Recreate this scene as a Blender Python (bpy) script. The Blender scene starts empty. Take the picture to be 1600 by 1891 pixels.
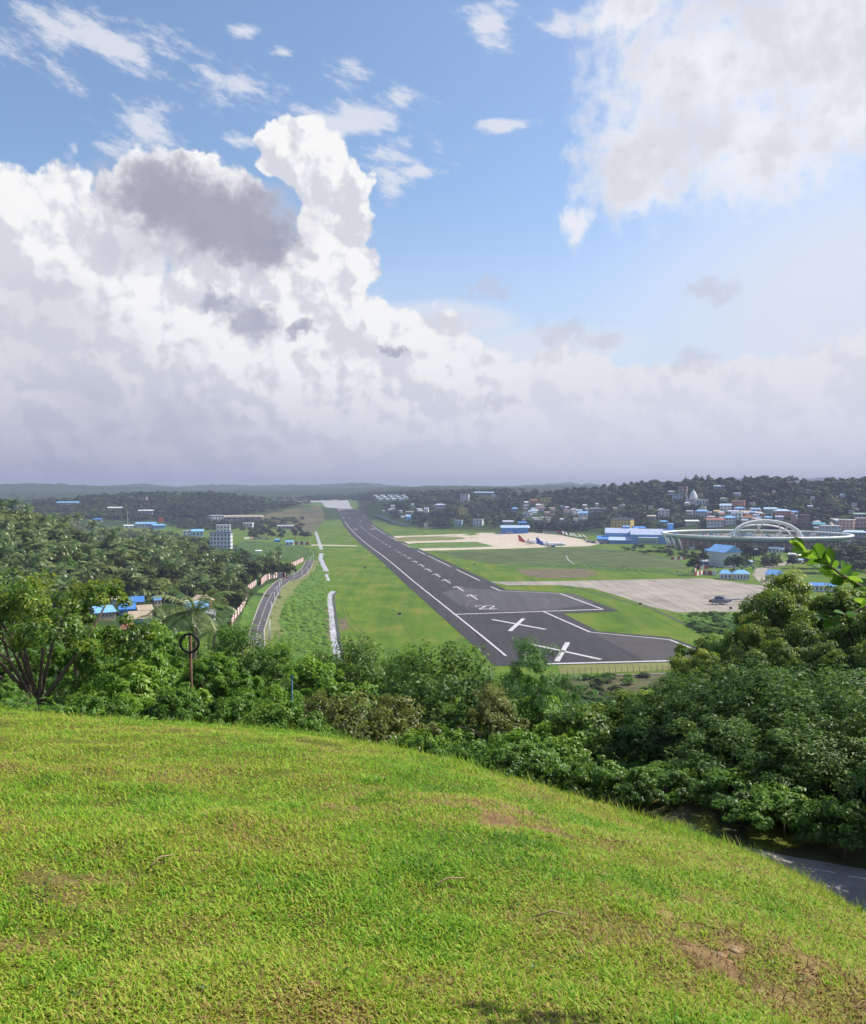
import bpy, bmesh, math, random
import numpy as np
from mathutils import Vector, Matrix
S = bpy.context.scene
COL = S.collection
R = math.radians
# ------------------------------------------------------------------ camera
F, HZ, EYE = 1550.0, 907.0, 63.0          # focal length in photo pixels, horizon row, eye height over the airfield
PITCH = math.atan((945.5 - HZ) / F)
cam = bpy.data.cameras.new('camera'); cam_ob = bpy.data.objects.new('camera', cam); COL.objects.link(cam_ob)
cam.sensor_fit = 'HORIZONTAL'; cam.sensor_width = 36.0; cam.lens = 36.0 * F / 1600.0
cam.clip_start = 0.1; cam.clip_end = 40000
cam_ob.location = (0, 0, EYE); cam_ob.rotation_euler = (math.pi / 2 - PITCH, 0, 0)
S.camera = cam_ob
# ------------------------------------------------------------------ sun, exposure
SUN_AZ, SUN_EL = R(70), R(48)              # clockwise from +Y (the view direction)
sun = bpy.data.lights.new('sun', 'SUN'); sun.energy = 5.0; sun.angle = R(0.6); sun.color = (1.0, 0.94, 0.84)
sun_ob = bpy.data.objects.new('sun', sun); COL.objects.link(sun_ob)
sd = Vector((math.sin(SUN_AZ) * math.cos(SUN_EL), math.cos(SUN_AZ) * math.cos(SUN_EL), math.sin(SUN_EL)))
sun_ob.rotation_euler = (-sd).to_track_quat('-Z', 'Y').to_euler(); sun_ob.location = sd * 300 + Vector((0, 0, 60))
S.view_settings.view_transform = 'Standard'; S.view_settings.look = 'None'
S.view_settings.exposure = 0.35; S.view_settings.gamma = 1.0; S.view_settings.use_curve_mapping = False
cy = S.cycles
cy.max_bounces = 6; cy.diffuse_bounces = 3; cy.glossy_bounces = 2; cy.transmission_bounces = 4; cy.transparent_max_bounces = 8
cy.volume_bounces = 0; cy.use_adaptive_sampling = True; cy.adaptive_threshold = 0.02; cy.adaptive_min_samples = 16; cy.use_denoising = True; cy.sample_clamp_indirect = 4.0

def ray(px, py):
    x, y, z = px - 800.0, F, -(py - 945.5)
    c, s = math.cos(PITCH), math.sin(PITCH)
    return np.array([x, y * c + z * s, z * c - y * s])
# ------------------------------------------------------------------ world: sky with clouds
W = bpy.data.worlds.new('World'); S.world = W; W.use_nodes = True
wt = W.node_tree; wt.nodes.clear()
def nn(t, **kw):
    n = wt.nodes.new(t)
    for k, v in kw.items(): setattr(n, k, v)
    return n
def put(sock, v):
    if isinstance(v, Q): wt.links.new(v.s, sock)
    elif isinstance(v, bpy.types.NodeSocket): wt.links.new(v, sock)
    else: sock.default_value = v
def m_(op, *a, clamp=False):
    n = nn('ShaderNodeMath', operation=op, use_clamp=clamp)
    for i, v in enumerate(a): put(n.inputs[i], v)
    return Q(n.outputs[0])
def vm(op, *a, out=0):
    n = nn('ShaderNodeVectorMath', operation=op)
    for i, v in enumerate(a): put(n.inputs[i], v)
    return Q(n.outputs['Value' if out == 'v' else 0])
class Q:
    def __init__(s, k): s.s = k
    def __add__(s, o): return m_('ADD', s, o)
    __radd__ = __add__
    def __mul__(s, o): return m_('MULTIPLY', s, o)
    __rmul__ = __mul__
    def __sub__(s, o): return m_('SUBTRACT', s, o)
    def __rsub__(s, o): return m_('SUBTRACT', o, s)
def mixc(f, a, b):
    n = nn('ShaderNodeMix', data_type='RGBA'); put(n.inputs[0], f)
    put(n.inputs[6], a if not isinstance(a, tuple) else a + (1,)); put(n.inputs[7], b if not isinstance(b, tuple) else b + (1,))
    return Q(n.outputs[2])
def ss(v, a, b):
    n = nn('ShaderNodeMapRange', interpolation_type='SMOOTHSTEP'); put(n.inputs[0], v)
    n.inputs[1].default_value = a; n.inputs[2].default_value = b
    return Q(n.outputs[0])
def noise(vec, scale, detail=4, rough=.55, dim='2D', color=False, ntype='FBM'):
    n = nn('ShaderNodeTexNoise', noise_dimensions=dim, noise_type=ntype); put(n.inputs['Vector'], vec)
    n.inputs['Scale'].default_value = scale; n.inputs['Detail'].default_value = detail; n.inputs['Roughness'].default_value = rough
    return Q(n.outputs['Color' if color else 0])
def voro(vec, scale, detail=3, rough=.5, smooth=.35):
    n = nn('ShaderNodeTexVoronoi', voronoi_dimensions='2D', feature='F1'); put(n.inputs['Vector'], vec)
    n.inputs['Scale'].default_value = scale; n.inputs['Detail'].default_value = detail
    n.inputs['Roughness'].default_value = rough
    return Q(n.outputs['Distance'])
def uv_of(px, py):
    d = ray(px, py); d /= np.linalg.norm(d)
    return math.atan2(d[0], d[1]) * 15.5, math.asin(d[2]) * 15.5
tc = nn('ShaderNodeTexCoord'); D = Q(tc.outputs['Generated'])
sep = nn('ShaderNodeSeparateXYZ'); put(sep.inputs[0], D)
dx, dy, dz = (Q(sep.outputs[i]) for i in range(3))
U = m_('ARCTAN2', dx, dy) * 15.5
V = m_('ARCSINE', dz) * 15.5
cmb = nn('ShaderNodeCombineXYZ'); put(cmb.inputs[0], U); put(cmb.inputs[1], V); P0 = Q(cmb.outputs[0])
half = (.5, .5, .5)
w1 = vm('SUBTRACT', noise(P0, .55, 3, .5, color=True), half)
w2 = vm('SUBTRACT', noise(P0, 2.2, 5, .62, color=True), half)
warp = vm('MULTIPLY_ADD', w1, (1.1, .9, 0), P0)
warp = vm('MULTIPLY_ADD', w2, (.55, .5, 0), warp)             # towering clouds
warp_s = vm('MULTIPLY_ADD', w2, (1.0, .75, 0), P0)            # ragged clouds
def blobs(vec, lst, k=.25):
    f = None
    for (px, py, rx, ry) in lst:
        cu, cv = uv_of(px, py); iu, iv = 100.0 / rx, 100.0 / ry
        l = vm('LENGTH', vm('MULTIPLY_ADD', vec, (iu, iv, 0), (-cu * iu, -cv * iv, 0)), out='v')
        if f is None: f = l
        else:
            n = nn('ShaderNodeMath', operation='SMOOTH_MIN'); put(n.inputs[0], f); put(n.inputs[1], l); n.inputs[2].default_value = k; f = Q(n.outputs[0])
    return 1.0 - f
# relief of the towering clouds: light comes from the upper right
LO = (.15, .17, 0)
Bw = vm('MULTIPLY_ADD', w2, (.22, .22, 0), P0)
b0 = voro(Bw, .6, 4, .55); b1 = voro(vm('ADD', Bw, LO), .6, 4, .55)
rel = b1 - b0
nz_big = noise(P0, .8, 4, .55); nz_fine = noise(P0, 3.2, 5, .62)
bank_f = blobs(warp, [(20, 440, 190, 150), (120, 640, 360, 270), (330, 390, 150, 120), (570, 300, 110, 80), (610, 420, 100, 190), (470, 640, 300, 200),
                      (250, 790, 460, 170), (700, 690, 240, 150), (940, 740, 260, 110), (1200, 790, 330, 110), (1500, 780, 320, 130), (1600, 720, 170, 130)], .18)
bank_f = bank_f + (.55 - b0) * .34
bank = ss(bank_f, -.02, .10)
depth_in = ss(bank_f, .0, .9)
strat = blobs(vm('MULTIPLY_ADD', w1, (1.4, .35, 0), P0), [(800, 590, 190, 42), (1010, 640, 240, 50)], .2)
strat = ss(strat, 0, .5)
# grey clouds standing in front of the bank
grey_f = blobs(warp_s, [(310, 365, 135, 80), (420, 410, 165, 85), (480, 450, 95, 60)], .3) + (nz_fine - .5) * .4
grey = ss(grey_f, -.10, .50)
grey2_f = blobs(warp_s, [(465, 595, 66, 34), (400, 560, 42, 26), (556, 612, 36, 18), (735, 650, 38, 14)], .3) + (nz_fine - .5) * .5
grey2 = ss(grey2_f, -.12, .7)
pale_f = blobs(warp_s, [(900, 535, 52, 24), (1045, 615, 50, 30), (1110, 625, 42, 24), (1285, 670, 45, 24), (930, 745, 40, 14), (1310, 535, 50, 28)], .3) + (nz_fine - .5) * .5
pale = ss(pale_f, -.15, .75)
shade_l = blobs(P0, [(90, 640, 190, 140), (150, 700, 260, 130), (60, 560, 120, 80), (330, 760, 190, 80), (250, 460, 150, 60)], .4)
shade_l = ss(shade_l + (nz_big - .5) * .9, .05, .85)
# broken cloud upper right
ur_f = blobs(warp_s, [(1300, 130, 230, 130), (1520, 70, 260, 140), (1190, 290, 130, 110), (1400, 270, 170, 110), (1170, 345, 80, 60), (1560, 200, 130, 90), (1160, 20, 110, 45)], .3)
ur_f = ur_f + (nz_fine - .5) * .55 + (nz_big - .5) * .8
ur = ss(ur_f, -.16, .70)
puff_f = blobs(vm('MULTIPLY_ADD', w2, (.7, .8, 0), P0), [(1062, 410, 28, 46)], .2) + (nz_fine - .5) * .5
puff = ss(puff_f, -.1, .8)
# wisps along the top
st = nn('ShaderNodeVectorRotate', rotation_type='Z_AXIS'); put(st.inputs['Vector'], P0); st.inputs['Angle'].default_value = R(14)
sv = vm('MULTIPLY', Q(st.outputs[0]), (.55, 1.5, 0))
nz_str = noise(sv, 1.5, 5, .66)
wisp_f = blobs(P0, [(210, 85, 170, 50), (90, 60, 130, 70), (430, 155, 120, 46), (640, 225, 190, 42), (755, 180, 90, 34), (265, 245, 95, 60), (915, 35, 85, 55), (935, 230, 60, 18),
                    (720, 275, 130, 40), (640, 130, 60, 34), (720, 350, 46, 62), (1030, 50, 70, 30), (450, 55, 50, 16), (770, 315, 60, 16), (520, 96, 40, 14), (445, 260, 50, 18)], .2)
wisp = ss(wisp_f * 1.1 + (nz_str - .5) * 3.2, .22, 1.15)
# the rest of the sky, outside the picture: scattered clouds of the same kind
away = m_('MAXIMUM', ss(m_('ABSOLUTE', U), 8.0, 10.5), ss(V, 9.3, 11.5))
gen = ss(noise(D, 2.6, 3, .6, '3D'), .52, .68) * away
nis = nn('ShaderNodeTexSky', sky_type='NISHITA', sun_disc=False)
nis.sun_elevation = SUN_EL; nis.sun_rotation = SUN_AZ; nis.altitude = 60; nis.air_density = 1.0; nis.dust_density = 1.0; nis.ozone_density = 1.6
WS = .09
KC = .78 / WS                              # cloud radiance at this exposure
def c(r, g, b): return (r * KC, g * KC, b * KC)
hs = nn('ShaderNodeHueSaturation'); put(hs.inputs['Color'], nis.outputs[0]); hs.inputs['Saturation'].default_value = 1.04; hs.inputs['Value'].default_value = 1.55
col = Q(hs.outputs[0])
glow = ss(blobs(P0, [(1660, 540, 600, 330)], .2), .0, .8)
col = mixc(glow * .85, col, c(.80, .83, .93))
lowhaze = 1.0 - ss(V, 0.6, 5.4)
col = mixc(lowhaze * .75, col, c(.70, .74, .86))
col = mixc(wisp * .8, col, c(.83, .84, .91))
col = mixc(gen * .9, col, c(.78, .78, .84))
ur_col = mixc(ss(ur_f * .8 + (nz_big - .5) * 2.2, .0, 1.0), c(.95, .95, .98), c(.75, .75, .80))
col = mixc(ur * .95, col, ur_col)
col = mixc(puff * .9, col, c(.90, .90, .95))
lit = ss(rel * 3.4 + depth_in * -.20 + (nz_big - .5) * .6 + .74, .0, 1.05)
bank_col = mixc(lit, c(.70, .72, .79), c(.98, .98, .98))
bank_col = mixc((1.0 - ss(V, .6, 5.0)) * .2, bank_col, c(.80, .82, .88))
bank_col = mixc(shade_l * .62, bank_col, c(.60, .61, .70))
col = mixc(strat * .6, col, c(.82, .83, .90))
right_fade = ss(U, -1.0, 3.5)
bank_col = mixc(right_fade * .6, bank_col, c(.78, .80, .88))
col = mixc(bank, col, bank_col)
grey_col = mixc(ss(grey_f, .1, .7), c(.56, .56, .65), c(.37, .375, .47))
col = mixc(grey * .95, col, grey_col)
col = mixc(grey2 * .8, col, c(.40, .41, .53))
col = mixc(pale * .5, col, c(.58, .57, .67))
hor_col = mixc(ss(U, -8.0, 5.0), c(.36, .37, .52), c(.68, .71, .84))
col = mixc((1.0 - ss(V, .1, 2.6 )) * .8, col, hor_col)
bg = nn('ShaderNodeBackground'); put(bg.inputs[0], col); bg.inputs[1].default_value = WS
wo = nn('ShaderNodeOutputWorld'); wt.links.new(bg.outputs[0], wo.inputs[0])
W.cycles.sampling_method = 'MANUAL'; W.cycles.sample_map_resolution = 512
# ------------------------------------------------------------------ helpers
rng = np.random.default_rng(7)
rnd = random.Random(11)
def tag(o, label=None, cat=None, group=None, kind=None):
    for k, v in (('label', label), ('category', cat), ('group', group), ('kind', kind)):
        if v: o[k] = v
    return o
def empty(name, loc=(0, 0, 0), rz=0.0, label=None, cat=None, group=None):
    o = bpy.data.objects.new(name, None); COL.objects.link(o); o.empty_display_size = .3
    o.location = loc; o.rotation_euler = (0, 0, rz)
    return tag(o, label, cat, group)
def link(name, me, parent=None, loc=None):
    o = bpy.data.objects.new(name, me); COL.objects.link(o)
    if parent is not None: o.parent = parent
    if loc is not None: o.location = loc
    return o
def copy_tree(o, parent=None):
    c_ = o.copy(); COL.objects.link(c_); c_.parent = parent
    for ch in o.children: copy_tree(ch, c_)
    return c_
def np_mesh(name, verts, faces, mat=None, smooth=False, attrs=None):
    """verts (n,3), faces (m,k) arrays -> mesh, fast"""
    verts = np.asarray(verts, np.float32); faces = np.asarray(faces, np.int32)
    me = bpy.data.meshes.new(name); n, (m, k) = len(verts), faces.shape
    me.vertices.add(n); me.vertices.foreach_set('co', verts.ravel())
    me.loops.add(m * k); me.loops.foreach_set('vertex_index', faces.ravel())
    me.polygons.add(m); me.polygons.foreach_set('loop_start', np.arange(0, m * k, k, dtype=np.int32))
    if smooth: me.polygons.foreach_set('use_smooth', np.ones(m, bool))
    me.update(calc_edges=True)
    for an, av in (attrs or {}).items():
        a = me.attributes.new(an, 'FLOAT', 'POINT'); a.data.foreach_set('value', np.asarray(av, np.float32))
    if mat: me.materials.append(mat)
    return me
class MB:
    def __init__(s): s.v, s.f, s.m = [], [], []
    def add(s, vs, fs, mi=0):
        b = len(s.v); s.v += [tuple(p) for p in vs]; s.f += [tuple(b + i for i in f) for f in fs]; s.m += [mi] * len(fs); return s
    def box(s, x0, x1, y0, y1, z0, z1, mi=0):
        return s.add([(x0, y0, z0), (x1, y0, z0), (x1, y1, z0), (x0, y1, z0), (x0, y0, z1), (x1, y0, z1), (x1, y1, z1), (x0, y1, z1)],
                     [(0, 3, 2, 1), (4, 5, 6, 7), (0, 1, 5, 4), (1, 2, 6, 5), (2, 3, 7, 6), (3, 0, 4, 7)], mi)
    def tube(s, pts, rad, n=8, cap=True, mi=0, flat=1.0):
        pts = [Vector(p) for p in pts]; k = len(pts)
        if not hasattr(rad, '__len__'): rad = [rad] * k
        vs = []; fs = []; up = None
        for i, p in enumerate(pts):
            t = (pts[min(i + 1, k - 1)] - pts[max(i - 1, 0)]).normalized()
            if up is None: up = Vector((0, 0, 1)) if abs(t.z) < .9 else Vector((1, 0, 0))
            a = t.cross(up).normalized(); b = a.cross(t).normalized(); up = b
            for j in range(n):
                q = 2 * math.pi * j / n
                vs.append(p + a * math.cos(q) * rad[i] + b * math.sin(q) * rad[i] * flat)
        for i in range(k - 1):
            for j in range(n):
                j2 = (j + 1) % n; fs.append((i * n + j, i * n + j2, (i + 1) * n + j2, (i + 1) * n + j))
        if cap: fs.append(tuple(range(n))[::-1]); fs.append(tuple((k - 1) * n + j for j in range(n)))
        return s.add(vs, fs, mi)
    def prism(s, poly, z0, z1, mi=0):
        n = len(poly)
        vs = [(x, y, z0) for x, y in poly] + [(x, y, z1) for x, y in poly]
        fs = [tuple(range(n))[::-1], tuple(range(n, 2 * n))] + [(i, (i + 1) % n, n + (i + 1) % n, n + i) for i in range(n)]
        return s.add(vs, fs, mi)
    def mesh(s, name, mats, smooth=False):
        me = bpy.data.meshes.new(name); me.from_pydata(s.v, [], s.f)
        for m in (mats if isinstance(mats, (list, tuple)) else [mats]): me.materials.append(m)
        if max(s.m, default=0): me.polygons.foreach_set('material_index', s.m)
        if smooth: me.polygons.foreach_set('use_smooth', [True] * len(s.f))
        me.update(); return me
    def build(s, name, mats, parent=None, smooth=False, loc=None): return link(name, s.mesh(name, mats, smooth), parent, loc)
# value noise
_tab = np.random.default_rng(3).random(65536)
def vnoise(x, y, s=0):
    x = np.asarray(x, float); y = np.asarray(y, float)
    xi = np.floor(x).astype(np.int64); yi = np.floor(y).astype(np.int64); fx = x - xi; fy = y - yi
    fx = fx * fx * (3 - 2 * fx); fy = fy * fy * (3 - 2 * fy)
    h = lambda a, b: _tab[(a * 7919 + b * 104729 + s * 1299709) & 65535]
    return (h(xi, yi) * (1 - fx) + h(xi + 1, yi) * fx) * (1 - fy) + (h(xi, yi + 1) * (1 - fx) + h(xi + 1, yi + 1) * fx) * fy
def fbm(x, y, o=4, s=0):
    v = 0; a = .5; t = 0
    for i in range(o): v = v + a * vnoise(x * 2 ** i, y * 2 ** i, s + i); t += a; a *= .5
    return v / t
def sst(t): t = np.clip(t, 0, 1); return t * t * (3 - 2 * t)
# ------------------------------------------------------------------ materials (procedural)
MATS = {}
def pmat(name, col, rough=.8, var=.18, scale=.6, metal=0.0, bump=0.0, bscale=None, coord='Object', col2=None, detail=5):
    if name in MATS: return MATS[name]
    m = bpy.data.materials.new(name); m.use_nodes = True; t = m.node_tree; b = t.nodes['Principled BSDF']
    b.inputs['Roughness'].default_value = rough; b.inputs['Metallic'].default_value = metal
    b.inputs['Specular IOR Level'].default_value = .3
    tcn = t.nodes.new('ShaderNodeTexCoord'); src = tcn.outputs[coord]
    if coord == 'World':
        pass
    nz = t.nodes.new('ShaderNodeTexNoise'); nz.inputs['Scale'].default_value = scale; nz.inputs['Detail'].default_value = detail; nz.inputs['Roughness'].default_value = .6
    t.links.new(src, nz.inputs['Vector'])
    rp = t.nodes.new('ShaderNodeValToRGB'); t.links.new(nz.outputs[0], rp.inputs[0])
    c1 = tuple(x * (1 - var) for x in col); c2 = col2 or tuple(min(1, x * (1 + var)) for x in col)
    rp.color_ramp.elements[0].position = .3; rp.color_ramp.elements[1].position = .7
    rp.color_ramp.elements[0].color = c1 + (1,); rp.color_ramp.elements[1].color = c2 + (1,)
    t.links.new(rp.outputs[0], b.inputs['Base Color'])
    if bump:
        n2 = t.nodes.new('ShaderNodeTexNoise'); n2.inputs['Scale'].default_value = bscale or scale * 6; n2.inputs['Detail'].default_value = 6
        t.links.new(src, n2.inputs['Vector'])
        bp = t.nodes.new('ShaderNodeBump'); bp.inputs['Strength'].default_value = bump; bp.inputs['Distance'].default_value = .05
        t.links.new(n2.outputs[0], bp.inputs['Height']); t.links.new(bp.outputs[0], b.inputs['Normal'])
    MATS[name] = m; return m
def ramp(t, fac, stops):
    rp = t.nodes.new('ShaderNodeValToRGB'); e = rp.color_ramp.elements
    while len(e) < len(stops): e.new(.5)
    for k, (p, c_) in zip(e, stops): k.position = p; k.color = tuple(c_) + (1,)
    t.links.new(fac, rp.inputs[0]); return rp.outputs[0]
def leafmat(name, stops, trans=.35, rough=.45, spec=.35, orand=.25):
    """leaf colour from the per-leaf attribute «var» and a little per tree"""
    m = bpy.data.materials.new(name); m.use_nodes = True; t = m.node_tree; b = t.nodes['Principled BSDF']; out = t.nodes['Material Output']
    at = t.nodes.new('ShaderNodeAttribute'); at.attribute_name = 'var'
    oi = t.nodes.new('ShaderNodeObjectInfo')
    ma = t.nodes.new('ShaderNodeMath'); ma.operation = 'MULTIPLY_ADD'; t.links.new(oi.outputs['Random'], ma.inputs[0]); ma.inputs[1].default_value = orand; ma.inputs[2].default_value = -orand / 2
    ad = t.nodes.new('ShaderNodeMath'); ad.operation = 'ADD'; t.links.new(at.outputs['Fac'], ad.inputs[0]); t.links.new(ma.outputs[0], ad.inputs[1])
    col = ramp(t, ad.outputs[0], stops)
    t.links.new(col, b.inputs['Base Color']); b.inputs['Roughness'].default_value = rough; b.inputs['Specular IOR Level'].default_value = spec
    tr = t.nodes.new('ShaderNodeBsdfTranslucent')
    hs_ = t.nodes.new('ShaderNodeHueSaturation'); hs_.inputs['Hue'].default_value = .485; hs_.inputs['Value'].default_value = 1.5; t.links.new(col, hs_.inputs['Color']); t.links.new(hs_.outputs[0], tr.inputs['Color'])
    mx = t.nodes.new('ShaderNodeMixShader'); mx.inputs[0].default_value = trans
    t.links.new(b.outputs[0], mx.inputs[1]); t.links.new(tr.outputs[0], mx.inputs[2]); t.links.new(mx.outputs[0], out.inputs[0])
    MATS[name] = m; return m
# ------------------------------------------------------------------ terrain height
def base_prof(y):
    y = np.maximum(np.asarray(y, float), 330.0)
    y = 330 + np.sqrt((y - 330) ** 2 + 30 ** 2) - 30
    t = (y - 1370) / 200.0
    z = -.01 * (y - 330) + .022 * 200 * np.logaddexp(0, 2 * t) / 2
    cap = 18.0
    yy = np.asarray(y, float)
    return np.where(z > 0, cap * np.tanh(z / cap), z) + 25 * sst((yy - 2600) / 420)
_cx = np.array([-400, 0, 150, 350, 580, 700, 850, 1000, 1150, 1300, 1450, 1600, 2000, 3000.])
_cyy = np.array([1300, 1318, 1334, 1348, 1365, 1388, 1423, 1463, 1509, 1557, 1610, 1716, 1800, 1800.])
_ca = np.arctan((_cx - 800) / F); _cs = (_cyy - HZ) / np.sqrt(F * F + (_cx - 800) ** 2); _cA = _cs ** 2 / (4 * 1.65)
_cA2 = np.convolve(np.interp(np.linspace(-1.2, 1.2, 481), _ca, _cA), np.ones(15) / 15, 'same'); _cA2[:10] = _cA2[10]; _cA2[-10:] = _cA2[-11]
def drop_mound(r, az):
    a = np.interp(np.clip(az, -1.15, 1.15), np.linspace(-1.2, 1.2, 481), _cA2)
    back = np.abs(az) > 1.4
    a = np.where(back, .004, a)
    r1 = np.minimum(r, 26.0)
    return 1.65 + a * r1 * r1 + np.maximum(r - 26, 0) * 2 * a * 26
_hx = np.array([560, 660, 700, 780, 870, 1000, 1080, 1130, 1170, 1250, 1350, 1450, 1600, 2200, 3500.])
_hh = np.array([0, 4, 44, 56, 62, 64, 72, 80, 88, 92, 93, 90, 89, 80, 30.])
_h0 = np.array([1700, 1700, 1650, 1350, 1260, 1240, 1230, 1220, 1200, 1180, 1170, 1170, 1170, 1170, 1170.])
_h1 = np.array([2500, 2400, 2300, 2250, 2200, 2000, 1900, 1820, 1800, 1720, 1660, 1620, 1600, 1600, 1600.])
_haz = np.arctan((_hx - 800) / F)
def HT(x, y):
    x = np.asarray(x, float); y = np.asarray(y, float)
    r = np.hypot(x, y); az = np.arctan2(x, y)
    z = base_prof(y)
    # wooded hill on the left, with palms
    n1 = vnoise(x / 45, y / 45, 5) * .6 - .3
    cut = lambda g, q=.05: np.maximum(g - q, 0) / (1 - q)
    z = z + 60 * cut(np.exp(-((x + 335) / 125) ** 2 / 2 - ((y - 430) / 150) ** 2 / 2)) * (1 + .25 * n1)
    z = z + 17 * cut(np.exp(-((x + 360) / 150) ** 2 / 2 - ((y - 760) / 190) ** 2 / 2))
    # ridge further left
    z = z + 56 * cut(np.exp(-((x + 650) / 270) ** 2 / 2 - ((y - 2150) / 330) ** 2 / 2), .12) * (1 + .35 * (fbm(x / 260, y / 260, 3, 9) - .5))
    z = z + 30 * cut(np.exp(-((x + 1300) / 330) ** 2 / 2 - ((y - 1900) / 420) ** 2 / 2))
    # town hill on the right
    hh = np.interp(az, _haz, _hh); h0 = np.interp(az, _haz, _h0); h1 = np.interp(az, _haz, _h1)
    t = (r - h0) / (h1 - h0)
    up = sst(t) * np.where(t > 1, np.exp(-np.clip(t - 1, 0, 9) * .55), 1)
    z = z + hh * up * (1 + .14 * (fbm(x / 170, y / 170, 3, 2) - .5) * sst(t * 2))
    # far ridges
    far = sst((r - 3000) / 900)
    if r.max() > 3000: z = z + far * (40 * fbm(x / 700 + 3, y / 700, 4, 21) - 10)
    if r.max() > 4000: z = z + sst((r - 4000) / 1200) * (150 * (fbm(x / 1100, y / 1100, 4, 33) - .42))
    if r.max() > 6200: z = z + sst((r - 6200) / 1000) * (2 + 170 * (fbm(x / 520, y / 520, 3, 41) - .5))
    # the hill the camera stands on, with a bench for the path
    d1 = drop_mound(r, az)
    bw = sst((az - .02) / .3)
    d2 = 7.0 - .0 * r + .55 * np.maximum(r - (20.5 + 2 * bw), 0) + 2.5 * (1 - bw)
    d2 = np.where(np.abs(az) > 1.4, 99, d2)
    k = .5
    dd = -k * np.logaddexp(-d1 / k, -d2 / k)
    dd = np.where(r < 9, d1, dd)
    if r.min() < 24: dd = dd + np.where(r < 24, ((fbm(x * .7, y * .7, 3, 61) - .5) * .16 + (fbm(x * 2.4, y * 2.4, 2, 62) - .5) * .06) * sst((r - .6) / 1.5) * (1 - sst((r - 18) / 6)), 0)
    dd = dd + np.where(r > 24, (vnoise(x / 9, y / 9, 8) - .5) * 3 * sst((r - 24) / 30), 0)
    zh = EYE - dd
    kk = 3.0
    z2 = kk * np.logaddexp(z / kk, zh / kk)
    return np.where(zh - z > 25, zh, z2 - kk * np.log(2) * np.exp(-((zh - z) / 4) ** 2) * 0)
_tsn = np.geomspace(.0006, .08, 700); _tsf = np.geomspace(.05, 3.4, 700)
def PX(px, py, dz=0.0):
    """the terrain point seen at a photo pixel (dz above the ground)"""
    _ts = _tsn if py > 1330 else _tsf
    d = ray(px, py); X = d[0] * _ts; Y = d[1] * _ts; Z = EYE + d[2] * _ts
    k = int(np.argmax(Z <= HT(X, Y) + dz)); 
    if k == 0: k = len(_ts) - 1
    a, b = _ts[k - 1], _ts[k]
    for _ in range(18):
        mid = (a + b) / 2
        if EYE + d[2] * mid <= HT(d[0] * mid, d[1] * mid) + dz: b = mid
        else: a = mid
    p = d * b
    return Vector((p[0], p[1], EYE + p[2]))
def PXN(px, py):
    px = np.asarray(px, float); py = np.asarray(py, float)
    c_, s_ = math.cos(PITCH), math.sin(PITCH); zz = -(py - 945.5)
    d = np.stack([px - 800, F * c_ + zz * s_, zz * c_ - F * s_], -1)
    ts = np.geomspace(.05, 5.5, 500)
    out = np.full((len(px), 3), np.nan)
    for a in range(0, len(px), 500):
        q = d[a:a + 500]; X = q[:, :1] * ts; Y = q[:, 1:2] * ts; Z = EYE + q[:, 2:] * ts
        g = Z - HT(X, Y); k = np.argmax(g <= 0, 1); ok = k > 0; i = np.arange(len(q)); k = np.maximum(k, 1)
        g0, g1 = g[i, k - 1], g[i, k]; t = ts[k - 1] + (ts[k] - ts[k - 1]) * g0 / np.maximum(g0 - g1, 1e-6)
        p = q * t[:, None]; p[:, 2] += EYE; p[~ok] = np.nan; out[a:a + 500] = p
    return out
def AT(px, r):
    """ground point at a pixel column and distance"""
    a = math.atan((px - 800) / F); x, y = r * math.sin(a), r * math.cos(a)
    return Vector((x, y, float(HT(x, y))))
# ------------------------------------------------------------------ terrain mesh
RA_L, RA_R = 74.2, 123.2; RS = -.1455     # runway edge lines: x = RA + RS*y
RU = Vector((RS, 1, 0)).normalized(); RV = Vector((RU.y, -RU.x, 0))
def mud_at(x, y):
    v = 0
    for p, r_ in MUD: v = v + np.exp(-((x - p[0]) ** 2 + (y - p[1]) ** 2) / (2 * r_ * r_))
    return np.clip(v * 2.2 * (fbm(x * 8, y * 8, 4, 77) - .36) - .08, 0, 1)
MUD = [(PX(a, b), r_) for a, b, r_ in ((1345, 1770, .16), (1400, 1800, .13), (1230, 1690, .18), (1290, 1730, .14), (1300, 1660, .16), (1120, 1610, .28), (60, 1735, .16), (20, 1640, .2), (170, 1640, .16),
       (960, 1515, .35), (1010, 1535, .3), (1230, 1570, .22), (1380, 1830, .18), (880, 1480, .35), (640, 1480, .3), (900, 1700, .12), (1480, 1770, .14), (1560, 1840, .14))]
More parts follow.
